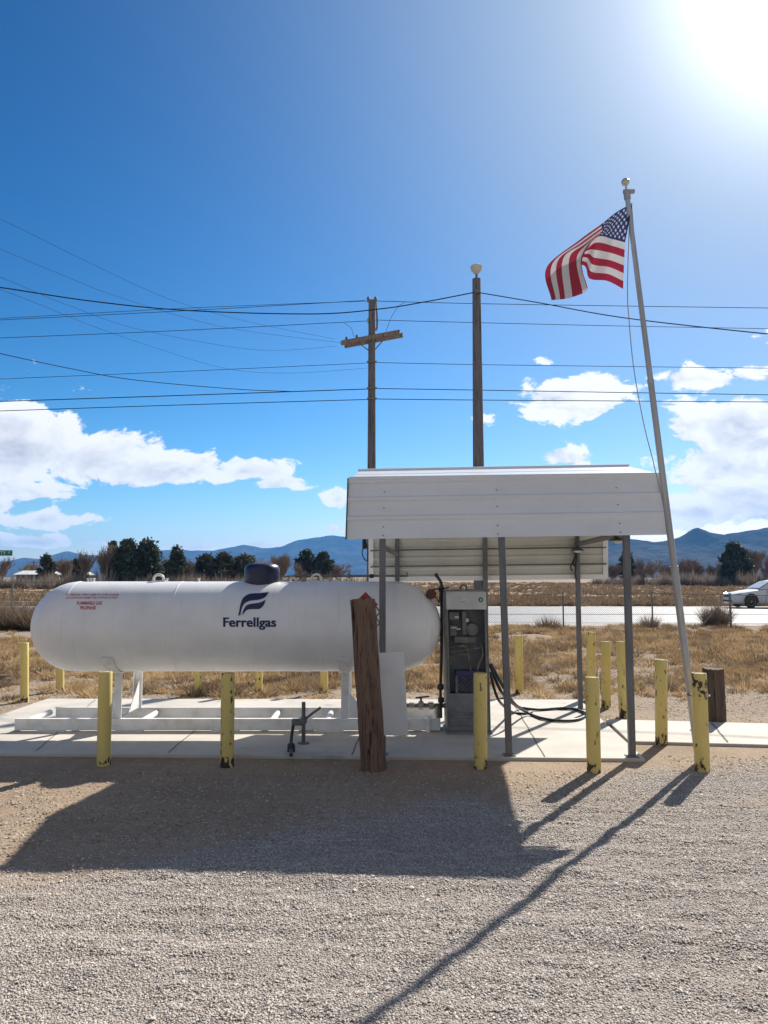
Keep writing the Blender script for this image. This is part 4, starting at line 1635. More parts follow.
def bollard_proto():
    b = MB()
    b.lathe([(BR, -.12), (BR, .02), (BR, .30), (BR, .60), (BR, .828), (BR - .004, .838), (BR - .010, .838), (BR - .010, .826)], (0, 0, 0), 'Z', 28)
    return b


specs = [  # base px, top px, z of the ground there, label
    ((103.5, 765), (105.5, 671.5), 'yellow bollard with black chipped foot, in front of the tank left leg', 1.0),
    ((227, 766.5), (228, 673), 'yellow bollard standing below the navy logo in front of the pad', 1.0),
    ((480.5, 768), (480.3, 673), 'yellow bollard in front of the dispenser cabinet', 1.0),
    ((594, 772), (592, 677), 'front yellow bollard with chips down its left edge, right of the hose loop', 1.0),
    ((702.5, 771), (699, 673), 'yellow bollard with big black paint chips strapped to the flagpole', 1.05),
    ((661.5, 744.5), (661, 659.5), 'pitted yellow bollard at the walkway edge between canopy post and flagpole', 1.0),
    ((24.5, 702), (24.5, 642.5), 'yellow bollard standing clear left of the tank in the dirt', .9),
    ((60, 691.5), (60, 632), 'yellow bollard partly hidden behind the left end of the tank', .95),
    ((198.5, 694.5), (198.5, 634), 'yellow bollard behind the tank left of the logo, only its foot showing', .95),
    ((258.5, 694), (258.5, 634), 'yellow bollard behind the tank, showing just right of the navy logo', .95),
    ((324, 692.5), (324, 633), 'yellow bollard with dark foot behind the tank near its right leg', .95),
    ((519, 693.5), (518.6, 635.5), 'single yellow bollard with one dark hole beyond the pad right of the dispenser', 1.0),
    ((591, 700), (591, 632), 'yellow bollard with a dark top, rear one behind the canopy post and front bollard', 1.0),
    ((606, 708), (606, 641.5), 'middle yellow bollard of the trio behind the right canopy post', 1.0),
    ((624.5, 717.5), (621.5, 641.5), 'slightly leaning yellow bollard just left of the right front canopy post', 1.05),
]
proto = None
for (bp, tp, lab, wsc) in specs:
    base = G(*bp)
    top = P(tp[0], tp[1], base.y)
    L = (top - base).length
    if proto is None:
        body = bollard_proto().build('yellow_bollard', M['bollard'], None, (0, 0, 0), smooth=True, angle=35)
        cap = MB().lathe([(BR - .0115, .79), (BR - .0115, .826), (BR * .6, .836), (0, .840)], (0, 0, 0), 'Z', 24).build('cap', M['concrete_cap'], body, smooth=True)
        proto = body
        o = body
    else:
        o = proto.copy(); COL.objects.link(o)
        cc = cap.copy(); COL.objects.link(cc); cc.parent = o
    if 'big black' in lab:
        o.data = o.data.copy()
        o.data.materials[0] = M['bollard_heavy']
    d = (top - base).normalized()
    o.location = base
    o.rotation_mode = 'QUATERNION'
    rz = Matrix.Rotation(random.uniform(0, 6.28), 4, 'Z').to_quaternion()
    o.rotation_quaternion = Vector((0, 0, 1)).rotation_difference(d) @ rz
    o.scale = (wsc, wsc, L / .838)
    tag(o, lab, 'bollard', 'yellow bollards round the pad')

# ------------------------------------------------------------------ flagpole and flag
fb0 = G(706.5, 767)
fb0 = Vector((fb0.x - .01, fb0.y + .14, 0))
ftop = P(627.2, 196, fb0.y - .60)
fp = root('flagpole', fb0, 'leaning silver metal flagpole strapped to the right front yellow bollard', 'flagpole')
dd = (ftop - fb0)
mb = MB()
mb.tube([fb0 - dd * .01, fb0.lerp(ftop, .35)], [.034, .033], 20)
mb.build('lower_pole', M['alu'], fp, fb0, smooth=True)
mb = MB()
mb.tube([fb0.lerp(ftop, .345), fb0.lerp(ftop, .68)], [.030, .028], 20)
mb.tube([fb0.lerp(ftop, .345), fb0.lerp(ftop, .353)], .037, 20)
mb.build('middle_pole', M['alu'], fp, fb0, smooth=True)
mb = MB()
mb.tube([fb0.lerp(ftop, .675), ftop], [.0255, .022], 20)
mb.tube([fb0.lerp(ftop, .675), fb0.lerp(ftop, .682)], .031, 20)
mb.build('upper_pole', M['alu'], fp, fb0, smooth=True)
dn = dd.normalized()
mb = MB()
mb.tube([ftop - dn * .03, ftop + dn * .035], .03, 16)
mb.box(ftop + dn * .04 + Vector((.02, 0, 0)), (.10, .03, .03))
mb.build('truck', M['alu'], fp, fb0, smooth=True)
bc = ftop + dn * .125
mb = MB()
mb.tube([ftop + dn * .03, bc], .010, 8)
mb.lathe([(.036 * math.sin(math.pi * i / 12), -.036 * math.cos(math.pi * i / 12)) for i in range(13)], bc, 'Z', 18)
mb.build('ball_finial', M['gold'], fp, fb0, smooth=True)
mb = MB()
bz = fb0.lerp(ftop, .125)
mb.tube([bz + Vector((.09 * math.cos(a) + .045, .115 * math.sin(a) - .08, .0)) for a in [2 * math.pi * i / 20 for i in range(21)]], .006, 6)
mb.build('strap', M['pipe'], fp, fb0)


def fpx(px, py, off=0.0):           # a point near the pole at its depth for that height
    t = (fb0.z - 0)
    # depth interpolated on the pole
    q = P(px, py, fb0.y)
    k = max(0, min(1, q.z / ftop.z))
    return P(px, py, fb0.y + (ftop.y - fb0.y) * k + off)


mb = MB()
mb.tube(catmull([fpx(630, 202), fpx(627.5, 285), fpx(629, 320), fpx(634, 370), fpx(644, 425), fpx(654, 465), fpx(668, 530), fpx(682, 640)], 8), .0042, 6)
mb.tube(catmull([fpx(631.5, 203), fpx(640, 300), fpx(655, 420), fpx(672, 550), fpx(682, 640)], 6), .0035, 6)
mb.build('halyard', M['rope'], fp, fb0)

# flag: control net in zoomed-photo coordinates + depth behind the pole
NET = [  # rows v, columns u: 0,.2,.4,.55,.75,1   (x, y, depth)
    [(480, 184, 0), (412, 222, .06), (345, 275, .02), (255, 340, -.06), (114, 458, -.06), (134, 598, .0)],
    [(464, 270, 0), (402, 272, .07), (352, 300, .02), (272, 358, -.05), (196, 420, -.05), (205, 590, .0)],
    [(457, 312, 0), (398, 306, .07), (346, 312, .01), (286, 360, -.02), (246, 425, -.03), (274, 566, .02)],
    [(449, 352, 0), (395, 338, .07), (338, 326, .0), (296, 362, .07), (262, 440, .06), (284, 540, .07)],
    [(444, 450, 0), (385, 428, .08), (316, 416, .0), (286, 400, .16), (200, 425, .16), (200, 585, .14)],
    [(440, 550, 0), (372, 516, .09), (296, 505, .0), (272, 450, .18), (165, 450, .22), (160, 585, .20)],
]
US = [0, .2, .4, .55, .75, 1]
VS = [0, .27, .40, .54, .77, 1]


def hermite(xs, ys, t):
    n = len(xs)
    i = max(0, min(n - 2, next((k for k in range(n - 1) if xs[k + 1] >= t), n - 2)))
    h = xs[i + 1] - xs[i]
    s = (t - xs[i]) / h

    def tan(k):
        if k == 0:
            return (ys[1] - ys[0]) / (xs[1] - xs[0])
        if k == n - 1:
            return (ys[-1] - ys[-2]) / (xs[-1] - xs[-2])
        return (ys[k + 1] - ys[k - 1]) / (xs[k + 1] - xs[k - 1])
    m0, m1 = tan(i) * h, tan(i + 1) * h
    return ys[i] * (2 * s ** 3 - 3 * s ** 2 + 1) + m0 * (s ** 3 - 2 * s ** 2 + s) + ys[i + 1] * (-2 * s ** 3 + 3 * s ** 2) + m1 * (s ** 3 - s ** 2)


def build_flag():
    nu, nv = 90, 64
    net = [[Vector(p) for p in r] for r in NET]
    vs, uvs = [], []
    fo = fpx(630, 205)
    for j in range(nv + 1):
        v = j / nv
        for i in range(nu + 1):
            u = i / nu
            row = [hermite(US, r, u) for r in net]
            p = hermite(VS, row, v)
            rip = math.sin(u * 15 + v * 3) * .012 * min(u * 4, 1) + math.sin(u * 31 - v * 7) * .004
            px, py = 520 + p.x / 4.267, 160 + p.y / 4.267
            vs.append(fpx(px, py, p.z + rip - .0) - fo)
            uvs.append((u, v))
    fs = []
    for j in range(nv):
        for i in range(nu):
            a = j * (nu + 1) + i
            fs.append((a, a + 1, a + nu + 2, a + nu + 1))
    me = bpy.data.meshes.new('flag')
    me.from_pydata(vs, [], fs)
    uvl = me.uv_layers.new(name='UVMap')
    for l in me.loops:
        uvl.data[l.index].uv = uvs[l.vertex_index]
    me.polygons.foreach_set('use_smooth', [True] * len(me.polygons))
    me.materials.append(M['flag'])
    ob = bpy.data.objects.new('national_flag', me)
    COL.objects.link(ob)
    ob.location = fo
    tag(ob, 'wind folded red white and blue stars and stripes flag flying from the leaning pole', 'flag')


build_flag()

# ------------------------------------------------------------------ utility pole, lamp pole, wires
UD = 23.0
ub = P(371.5, 640, UD)
ub = Vector((P(371.5, 470, UD).x, UD, 0))
utop = P(372, 301.5, UD)
up = root('utility_pole', ub, 'tall brown wooden utility pole with a skewed crossarm behind the canopy', 'utility pole')
mb = MB().tube([ub + Vector((0, 0, -.2)), utop.lerp(ub, .5), utop], [.145, .125, .105], 20)
mb.build('pole', M['wood_pole'], up, ub, smooth=True)
ca, cb_ = P(343, 344.5, UD + .25), P(401.5, 333.5, UD - .35)
off_ = Vector((0, -.16, 0))
mb = MB()
dirv = (cb_ - ca).normalized()
side = dirv.cross(Vector((0, 0, 1))).normalized()
for s, oo in ((1, .0), (-1, .0)):
    A = []
    for p in (ca, cb_):
        for (i, j) in ((-1, -1), (1, -1), (1, 1), (-1, 1)):
            A.append(p + side * (.05 * i + s * .155) + Vector((0, 0, .065 * j)))
    mb.add(A, [(3, 2, 1, 0), (4, 5, 6, 7)] + [(i, (i + 1) % 4, 4 + (i + 1) % 4, 4 + i) for i in range(4)])
mb.build('crossarm', M['wood_arm'], up, ub, bevel=.01)
mid = (ca + cb_) / 2
for s in (-.25, .25):
    q = ca.lerp(cb_, .53 + s)
    MB().tube([q + side * .155 + Vector((0, 0, -.06)), Vector((utop.x, UD - .12, mid.z - .45))], .018, 6).build('arm_brace', M['fence'], up, ub)


def insulator(p, parent, o, h=.16, r=.05, m='glass_lamp'):
    MB().lathe([(.015, -.05), (.015, 0), (r, .01), (r * .7, h * .4), (r * .9, h * .5), (r * .5, h)], p, 'Z', 12).build('insulator', M[m], parent, o, smooth=True)


for t_ in (.06, .24):
    insulator(ca.lerp(cb_, t_) + Vector((0, 0, .08)), up, ub, .14, .05, 'bark')
mb = MB()
mb.box(utop + Vector((0, 0, .02)), (.30, .12, .06))
mb.lathe([(.04, 0), (.055, .03), (.045, .10), (.03, .12)], utop + Vector((-.11, 0, .03)), 'Z', 10)
mb.lathe([(.04, 0), (.055, .03), (.045, .10), (.03, .12)], utop + Vector((.11, 0, .03)), 'Z', 10)
mb.build('pole_top_bracket', M['fence'], up, ub)
mb = MB()
mb.tube(catmull([utop + Vector((.12, -.1, -.05)), utop + Vector((.15, -.14, -.4)), utop + Vector((.16, -.14, -.8)), utop + Vector((.12, -.13, -.95))], 6), .03, 8)
mb.build('ground_conduit', M['wood_arm'], up, ub, smooth=True)
for py in (363, 389, 399.5):
    q = P(372, py, UD)
    MB().box((q.x, UD - .13, q.z), (.30, .05, .05)).build('wire_clamp', M['fence'], up, ub)
for px, py in ((368, 322),):
    q = P(px, py, UD); insulator(q, up, ub, .12, .045)

LD = 19.0
lb = Vector((P(479.5, 560, LD).x, LD, 0))
ltop = P(476.5, 279, LD)
lp_ = root('lamp_pole', lb, 'tall plain wooden pole topped by a glass dish lamp, right of the crossarm pole', 'lamp pole')
MB().tube([lb + Vector((0, 0, -.2)), (lb + ltop) / 2, ltop], [.155, .138, .105], 20).build('pole', M['wood_pole'], lp_, lb, smooth=True)
q = ltop
MB().tube([q, q + Vector((0, 0, .18))], .03, 10).build('lamp_stem', M['fence'], lp_, lb)
MB().lathe([(.03, .12), (.07, .15), (.13, .22), (.155, .29), (.15, .33), (.10, .37), (.0, .385)], q, 'Z', 24).build('lamp_dish', M['glass_lamp'], lp_, lb, smooth=True)
MB().box(P(477, 293, LD) + Vector((0, -.12, 0)), (.12, .08, .10)).build('wire_bracket', M['fence'], lp_, lb)


def wire(label, pts, r=.010):
    """pts: (px, py, depth)"""
    w = [P(a, b, d) for a, b, d in pts]
    o = w[len(w) // 2].copy()
    c = MB().tube(catmull(w, 10), r, 5).build('overhead_wire', M['wire'], None, o, smooth=True)
    return tag(c, label, 'wire', 'overhead wires')


WL, WR = UD + 0, UD - 0
wire('thick black service drop sagging from the left edge up to the lamp pole top', [(-60, 281, 17), (0, 287.5, 17.5), (90, 301, 18.2), (187, 310.5, 18.8), (312, 314, 19.2), (380, 309, 19), (430, 301, 18.9), (474, 292.5, LD - .14)], .015)
wire('black service drop running down from the lamp pole top to the right edge', [(478, 292.5, LD - .14), (540, 303, 18.5), (625, 318, 17.5), (768, 334, 16), (860, 341, 15)], .013)
wire('uppermost left wire meeting the crossarm pole at its very top', [(-60, 323, UD), (0, 320, UD), (180, 311, UD), (365, 300.5, UD)], .009)
wire('left wire just under the uppermost one at the crossarm pole top', [(-60, 322, UD + .5), (0, 318.5, UD + .5), (180, 308.5, UD + .4), (368, 301, UD + .1)], .008)
wire('uppermost right wire leaving the top of the crossarm pole', [(375, 301, UD), (470, 303.5, UD), (620, 306, UD), (840, 309, UD)], .010)
wire('left wire ending on the crossarm pole just above its crossarm', [(-60, 340.5, UD), (0, 338, UD), (180, 330.5, UD), (367, 321, UD)], .009)
wire('right wire leaving the crossarm pole just above its crossarm', [(373, 320, UD), (470, 322.5, UD), (620, 326, UD), (840, 330, UD)], .009)
wire('left wire ending on the pole a little below the crossarm', [(-60, 381.5, UD), (0, 379, UD), (180, 371.5, UD), (368, 363, UD)], .008)
wire('right wire leaving the pole a little below the crossarm', [(374, 362.5, UD), (470, 364.5, UD), (620, 366.5, UD), (840, 369, UD)], .009)
wire('upper of the two low cables left of the crossarm pole', [(-60, 403.5, UD), (0, 401.5, UD), (180, 395.5, UD), (368, 389, UD)], .014)
wire('upper of the two low cables right of the crossarm pole', [(375, 388.5, UD), (470, 390, UD), (620, 392.5, UD), (840, 396, UD)], .012)
wire('lower of the two low cables left of the crossarm pole', [(-60, 413, UD), (0, 411, UD), (180, 405, UD), (368, 399.5, UD)], .012)
wire('lower of the two low cables right of the crossarm pole', [(375, 399, UD), (470, 400, UD), (620, 401, UD), (840, 402.5, UD)], .012)
wire('sagging dark wire from the left edge joining the low cables before the pole', [(-60, 340, 15), (0, 353.5, 16.5), (70, 368.5, 18.5), (135, 380, 20), (234, 389, 22), (292, 391.5, UD)], .010)
wire('faint wire dropping steeply from high on the left edge to the crossarm tip', [(-30, 206, 11), (15, 226, 12.5), (90, 263, 15), (172, 300, 18), (250, 322, 20.5), (335, 339, UD + .2)], .0036)
wire('second faint wire dropping from the upper left edge to the crossarm', [(-40, 232, 11), (0, 249, 12), (60, 274, 14), (125, 299, 16.5), (229, 328, 20), (344, 343, UD + .2)], .0036)
wire('third faint wire from the left edge curving to the crossarm end', [(-40, 262, 11), (10, 281, 12), (70, 306, 14.5), (146, 331, 17.5), (260, 350, 20.5), (337, 346, UD + .2)], .0034)
wire('lowest faint wire from the left edge curving to the pole below the crossarm', [(-40, 275, 11.5), (31, 301, 13.5), (90, 325, 16), (156, 348, 18), (229, 369, 20.5), (292, 373, 22), (368, 368, UD)], .0034)
wire('short loose jumper wire linking the crossarm end to the top right wire', [(385.5, 333, UD - .2), (391, 318, UD - .1), (398, 307, UD), (405, 302.3, UD)], .006)
wire('short loose jumper wire linking the left upper wire to the crossarm', [(344, 323, UD), (351, 328, UD + .1), (354, 337, UD + .2)], .006)

# ------------------------------------------------------------------ chain link fence
FD = 25.6
fence = root('chain_link_fence', (6, FD, 0), 'low sagging chain link fence with thin steel posts along the road', 'fence')
FO = Vector((6, FD, 0))
post_px = [(412, 595), (487, 594), (563, 592), (652, 591), (730, 593)]
xs_f = [P(px, 600, FD).x for px, _ in post_px]
xs_f = [xs_f[0] - 2.6] + xs_f + [xs_f[-1] + 2.6, xs_f[-1] + 5.2]
tops = [1.2] + [P(px, py, FD).z for px, py in post_px] + [1.18, 1.2]
for x, zt_ in zip(xs_f, tops):
    r = .036 if abs(x - P(730, 600, FD).x) < .05 else .024
    MB().tube([(x, FD, -.1), (x, FD, zt_)], r, 10).build('post', M['fence'], fence, FO, smooth=True)
b0, b1 = P(698, 621, FD - .1), P(718, 607.5, FD)
MB().tube([b0 + Vector((0, -.25, -.15)), b1], .026, 8).build('brace', M['fence'], fence, FO)
rail = MB()
for i in range(len(xs_f) - 1):
    za_, zb2 = tops[i] - .06, tops[i + 1] - .06
    mx_ = (xs_f[i] + xs_f[i + 1]) / 2
    rail.tube(catmull([(xs_f[i], FD, za_), (mx_, FD, (za_ + zb2) / 2 - .02), (xs_f[i + 1], FD, zb2)], 6), .013, 6)
rail.build('top_wire', M['fence'], fence, FO)


def mesh_fabric():
    V, Fc = [], []
    x0, x1 = xs_f[0], xs_f[-1]
    pitch = .075
    H_ = 1.08
    r = .0028
    n = int((x1 - x0 + H_) / pitch)
    for sgn in (1, -1):
        for k in range(n):
            xa = x0 + k * pitch - (H_ if sgn == 1 else 0)
            xb = xa + sgn * H_
            if sgn == -1:
                xa = x0 + k * pitch; xb = xa - H_
            za, zb_ = 0.02, H_
            # clip
            if xa == xb:
                continue
            t0, t1 = 0.0, 1.0
            for lim, s in ((x0, 1), (x1, -1)):
                fa, fb_ = (xa - lim) * s, (xb - lim) * s
                if fa < 0 and fb_ < 0:
                    t0 = 2
                elif fa < 0:
                    t0 = max(t0, fa / (fa - fb_))
                elif fb_ < 0:
                    t1 = min(t1, fa / (fa - fb_))
            if t1 <= t0:
                continue
            p = (xa + (xb - xa) * t0, za + (zb_ - za) * t0)
            q = (xa + (xb - xa) * t1, za + (zb_ - za) * t1)
            o = len(V)
            yy = FD - .03 + .004 * sgn
            for (a, b) in (p, q):
                V += [(a - r - FO.x, yy - FO.y, b), (a + r - FO.x, yy - FO.y, b), (a - FO.x, yy + r * 1.6 - FO.y, b)]
            Fc += [(o, o + 1, o + 4, o + 3), (o + 1, o + 2, o + 5, o + 4), (o + 2, o, o + 3, o + 5)]
    ob = npmesh('wire_mesh', np.array(V), np.array(Fc), M['fence'], fence)


mesh_fabric()

# wire fence far left
LFD = 30.0
lf = root('wire_fence', (-15, LFD, 0), 'thin strand wire fence crossing behind the left end of the tank', 'fence')
lo_ = Vector((-15, LFD, 0))
ztw = P(20, 582.5, LFD).z
for x in (-18.5, -14.4, -11, -7.5):
    MB().tube([(x, LFD, -.1), (x, LFD, ztw + .05)], .035, 8).build('post', M['fence'], lf, lo_)
for dz in (0, -.35, -.7):
    MB().tube([(-24, LFD, ztw + dz), (-3, LFD, ztw + dz)], .011, 5).build('strand_wire', M['fence'], lf, lo_)

# ------------------------------------------------------------------ street sign at the left edge
SD_ = 40.0
sgx = P(-9, 553, SD_).x
ss = root('street_sign', (sgx, SD_, 0), 'green street name blade sign at the left edge of the view', 'sign')
sgo = Vector((sgx, SD_, 0))
c0, c1 = P(-32, 550.3, SD_), P(12.8, 555.8, SD_)
MB().box(((c0.x + c1.x) / 2, SD_ - .05, (c0.z + c1.z) / 2), (c1.x - c0.x, .02, c0.z - c1.z)).build('blade', M['sign_green'], ss, sgo, bevel=.01)
MB().tube([(sgx, SD_, -.1), (sgx, SD_, c0.z + .05)], .035, 10).build('sign_post', M['fence'], ss, sgo)


def flat_text(body, x, z, size, y, parent, o, m, name='lettering'):
    me = text_curve(body, 1.0, .012)
    for v in me.vertices:
        v.co = Vector((x + v.co.x * size, y, z + v.co.y * size)) - o
    me.materials.clear(); me.materials.append(m)
    me.name = name
    ob = bpy.data.objects.new(name, me)
    COL.objects.link(ob)
    ob.parent = parent


cz = (c0.z + c1.z) / 2
flat_text('TY', P(3.6, 553, SD_).x, cz - .075, .24, SD_ - .063, ss, sgo, M['sign_white'])
flat_text('ST', P(9.8, 553, SD_).x, cz - .02, .14, SD_ - .063, ss, sgo, M['sign_white'])

# ------------------------------------------------------------------ car on the road
CY = 43.4
cfx = P(722.8, 595, CY).x
cfx += .22
CARO = Vector((cfx + 2.4, CY, .014))
car = root('parked_car', CARO, 'white four door sedan facing left on the road at the right edge', 'car')


car.scale = (1, 1, 1.06)


def car_mesh():
    # stations along length: (x from front, z bottom, z belt/shoulder, half width at belt, half width low)
    st = [(0.00, .34, .60, .46, .44), (.06, .22, .70, .70, .68), (.25, .18, .76, .82, .82), (.7, .17, .84, .87, .87), (1.25, .17, .93, .89, .90), (1.7, .17, .98, .90, .91),
          (2.4, .17, .99, .90, .92), (3.2, .18, 1.01, .90, .92), (3.9, .19, 1.03, .88, .90), (4.45, .23, 1.02, .84, .85), (4.75, .30, .98, .76, .78), (4.85, .42, .88, .62, .66)]
    mb = MB()
    vs, fs = [], []
    n = 14
    for x, zb_, zs, wb_, wl in st:
        ring = []
        # half ring from bottom centre up the side to top centre
        half = [(0, zb_), (wl * .8, zb_), (wl * .97, zb_ + .07), (wl, zb_ + (zs - zb_) * .45), (wb_, zs - .10), (wb_ * .94, zs - .02), (wb_ * .75, zs + .015), (0, zs + .035)]
        ring = [(-a, z) for a, z in half] + [(a, z) for a, z in reversed(half[1:-1])]
        for a, z in ring:
            vs.append((x, a, z))
    k = len(ring)
    for i in range(len(st) - 1):
        for j in range(k):
            j2 = (j + 1) % k
            fs.append((i * k + j, i * k + j2, (i + 1) * k + j2, (i + 1) * k + j))
    fs.append(tuple(range(k))); fs.append(tuple(reversed(range((len(st) - 1) * k, len(st) * k))))
    mb.add(vs, fs)
    return mb


def to_car(mb):
    # local: x from the front, y half width; world: nose towards -X
    mb.v = [Vector((p.x - 2.4, p.y, p.z)) for p in mb.v]
    return mb


body = to_car(car_mesh()).build('body', M['car_paint'], car, smooth=True, angle=50)
sub = body.modifiers.new('sub', 'SUBSURF'); sub.levels = 1; sub.render_levels = 2
# greenhouse
gh = [(1.45, .98, .80), (2.25, 1.40, .62), (2.6, 1.455, .60), (3.3, 1.44, .60), (3.75, 1.36, .62), (4.35, 1.06, .76)]
mb = MB()
vs, fs = [], []
for x, z, w in gh:
    vs += [(x, -.82 if z < 1.1 else -.80, .97), (x, -w, z - .03), (x, -w + .08, z), (x, w - .08, z), (x, w, z - .03), (x, .82 if z < 1.1 else .80, .97)]
for i in range(len(gh) - 1):
    for j in range(5):
        fs.append((i * 6 + j, i * 6 + j + 1, (i + 1) * 6 + j + 1, (i + 1) * 6 + j))
    fs.append((i * 6 + 5, i * 6, (i + 1) * 6, (i + 1) * 6 + 5))
fs += [(5, 4, 3, 2, 1, 0), tuple(range((len(gh) - 1) * 6, len(gh) * 6))]
mb.add(vs, fs)
to_car(mb).build('cabin', M['car_paint'], car, smooth=True, angle=45)
for s in (-1, 1):
    for q in ([(1.98, 1.02, .812), (2.72, 1.03, .812), (2.74, 1.40, .635), (2.42, 1.375, .645)], [(2.82, 1.03, .812), (3.62, 1.05, .81), (3.45, 1.37, .645), (2.84, 1.40, .635)]):
        mb = MB()
        mb.extrude([(x, s * (w + .006), z) for x, z, w in q], (0, s * .008, 0))
        to_car(mb).build('side_window', M['car_glass'], car)
mb = MB()
mb.extrude([(1.50, -.70, 1.03), (1.50, .70, 1.03), (2.19, .56, 1.385), (2.19, -.56, 1.385)], (-.012, 0, .02))
to_car(mb).build('windscreen', M['lens'], car)
for x, s in ((.95, -1), (.95, 1), (3.75, -1), (3.75, 1)):
    w = bpy.data.objects.new('wheel', None)
    mb = MB().lathe([(.20, -.10), (.30, -.105), (.335, -.07), (.34, 0), (.335, .07), (.30, .105), (.20, .10)], (x, s * .80, .34), 'Y', 28)
    wh = to_car(mb).build('wheel', M['tyre'], car, smooth=True)
    mb = MB()
    mb.lathe([(.0, -.02), (.05, -.03), (.06, -.01), (.20, -.005), (.225, -.03), (.225, .02), (.0, .02)], (x, s * .885, .34), 'Y', 24)
    to_car(mb).build('rim', M['rim'], wh, smooth=True)
    mb = MB().lathe([(.385, -.012), (.40, -.012), (.40, .012), (.385, .012)], (x, s * .915, .36), 'Y', 24)
    mb = MB()
    ring = [(x + .40 * math.cos(a), s * .905, .36 + .40 * math.sin(a)) for a in [math.pi * (-.1 + 1.2 * i / 24) for i in range(25)]]
    mb.add([(x, s * .908, .34)] + [(p[0], s * .908, p[2]) for p in ring], [(0, i, i + 1) for i in range(1, 25)])
    to_car(mb).build('wheel_arch', M['car_dark'], car)
for s in (-1, 1):
    mb = MB(); mb.extrude([(.10, s * .55, .63), (.30, s * .80, .66), (.62, s * .885, .76), (.40, s * .85, .775), (.16, s * .66, .72)], (-.02, s * .03, .012))
    to_car(mb).build('headlight', M['lens'], car)
    mb = MB(); mb.box((2.02, s * .97, 1.05), (.14, .16, .12))
    to_car(mb).build('mirror', M['car_paint'], car, bevel=.03)
    mb = MB(); mb.box((2.9, s * .93, .90), (.16, .02, .025))
    mb.box((3.8 - .2, s * .93, .93), (.16, .02, .025))
    to_car(mb).build('door_handle', M['rim'], car)
    mb = MB()
    mb.tube([(2.76, s * .915, .30), (2.78, s * .915, .98)], .008, 4)
    mb.tube([(1.72, s * .915, .32), (1.86, s * .91, .98)], .008, 4)
    to_car(mb).build('door_seam', M['car_dark'], car)
mb = MB(); mb.box((.02, 0, .62), (.06, .8, .12)); to_car(mb).build('grille', M['car_dark'], car, bevel=.02)
mb = MB(); mb.box((.03, 0, .36), (.08, 1.1, .10)); to_car(mb).build('lower_grille', M['car_dark'], car, bevel=.02)

# ------------------------------------------------------------------ vegetation
def blades(cx, cy, n_each, rad, hgt, width, seed, lean=.8, zfun=None):
    """numpy arrays of triangle blades: tufts at cx,cy"""
    rg = np.random.default_rng(seed)
    N = len(cx)
    k = n_each
    rad = np.broadcast_to(rad, (N,)); hgt = np.broadcast_to(hgt, (N,)); width = np.broadcast_to(width, (N,))
    a = rg.random((N, k)) * 6.283
    rr = np.sqrt(rg.random((N, k)))
    bx = cx[:, None] + np.cos(a) * rr * rad[:, None] * .55
    by = cy[:, None] + np.sin(a) * rr * rad[:, None] * .55
    ln = lean * (.25 + rg.random((N, k)) * .9) * rr
    hh = hgt[:, None] * (.45 + .65 * rg.random((N, k))) * (1.12 - .5 * rr)
    a2 = a + rg.normal(0, .5, (N, k))
    tx = bx + np.cos(a2) * ln * rad[:, None]
    ty = by + np.sin(a2) * ln * rad[:, None]
    w = width[:, None] * (.6 + .8 * rg.random((N, k)))
    th = rg.random((N, k)) * 3.14
    dx, dy = np.cos(th) * w / 2, np.sin(th) * w / 2
    z0 = np.zeros_like(bx)
    V = np.stack([np.stack([bx - dx, by - dy, z0], -1), np.stack([bx + dx, by + dy, z0], -1), np.stack([tx, ty, hh], -1)], 2).reshape(-1, 3)
    Fc = np.arange(len(V)).reshape(-1, 3)
    return V, Fc


def set_tone(ob, tone, k):
    a = ob.data.attributes.new('tone', 'FLOAT', 'POINT')
    a.data.foreach_set('value', np.repeat(tone, k * 3).astype(np.float32))


def dry_grass():
    n = 9500
    y = 10.6 + (27.5 - 10.6) * RNG.random(n) ** .9
    x = (RNG.random(n) * 2 - 1) * (.60 * y + 1.5)
    d = fbm(x * .7, y * .7, 4, 55)
    dens = sstep(10.2, 14.5, y + (d - .5) * 6) * sstep(.32, .54, d) * .95 + .04
    keep = (RNG.random(n) < dens) & ~((x > -4.9) & (x < 2.2) & (y < 11.0))
    keep &= ~((x < -9) & (y > 21.5) & (y < 26.0) & (RNG.random(n) < .93))
    x, y = x[keep], y[keep]
    n = len(x)
    s = .5 + .9 * RNG.random(n) ** 2
    V, Fc = blades(x, y, 46, .25 * s, .155 * s, .010 + .0006 * y, 3, 1.1)
    ob = npmesh('dry_grass', V, Fc, M['straw'])
    set_tone(ob, np.clip(.02 + 1.15 * RNG.random(n) * (.35 + 1.3 * fbm(x * .6, y * .5, 3, 91)), 0, 1), 46)
    ob['kind'] = 'stuff'
    ob['label'] = 'low dry straw coloured grass and weeds covering the lot beyond the pad'


dry_grass()


def dry_weeds():
    n = 900
    y = 11.2 + 15 * RNG.random(n)
    x = (RNG.random(n) * 2 - 1) * (.60 * y + 1.5)
    keep = fbm(x * .45, y * .45, 4, 131) > .47
    keep &= ~((x < -9) & (y > 21.0) & (y < 26.5))
    x, y = x[keep], y[keep]
    n = len(x)
    s = .5 + .8 * RNG.random(n) ** 1.5
    V, Fc = blades(x, y, 90, .28 * s, .24 * s, .009 + .0004 * y, 13, 1.0)
    ob = npmesh('dry_weeds', V, Fc, M['weed'])
    set_tone(ob, RNG.random(n), 90)
    ob['kind'] = 'stuff'
    ob['label'] = 'taller brown and grey dead weeds scattered through the dry grass lot'


dry_weeds()


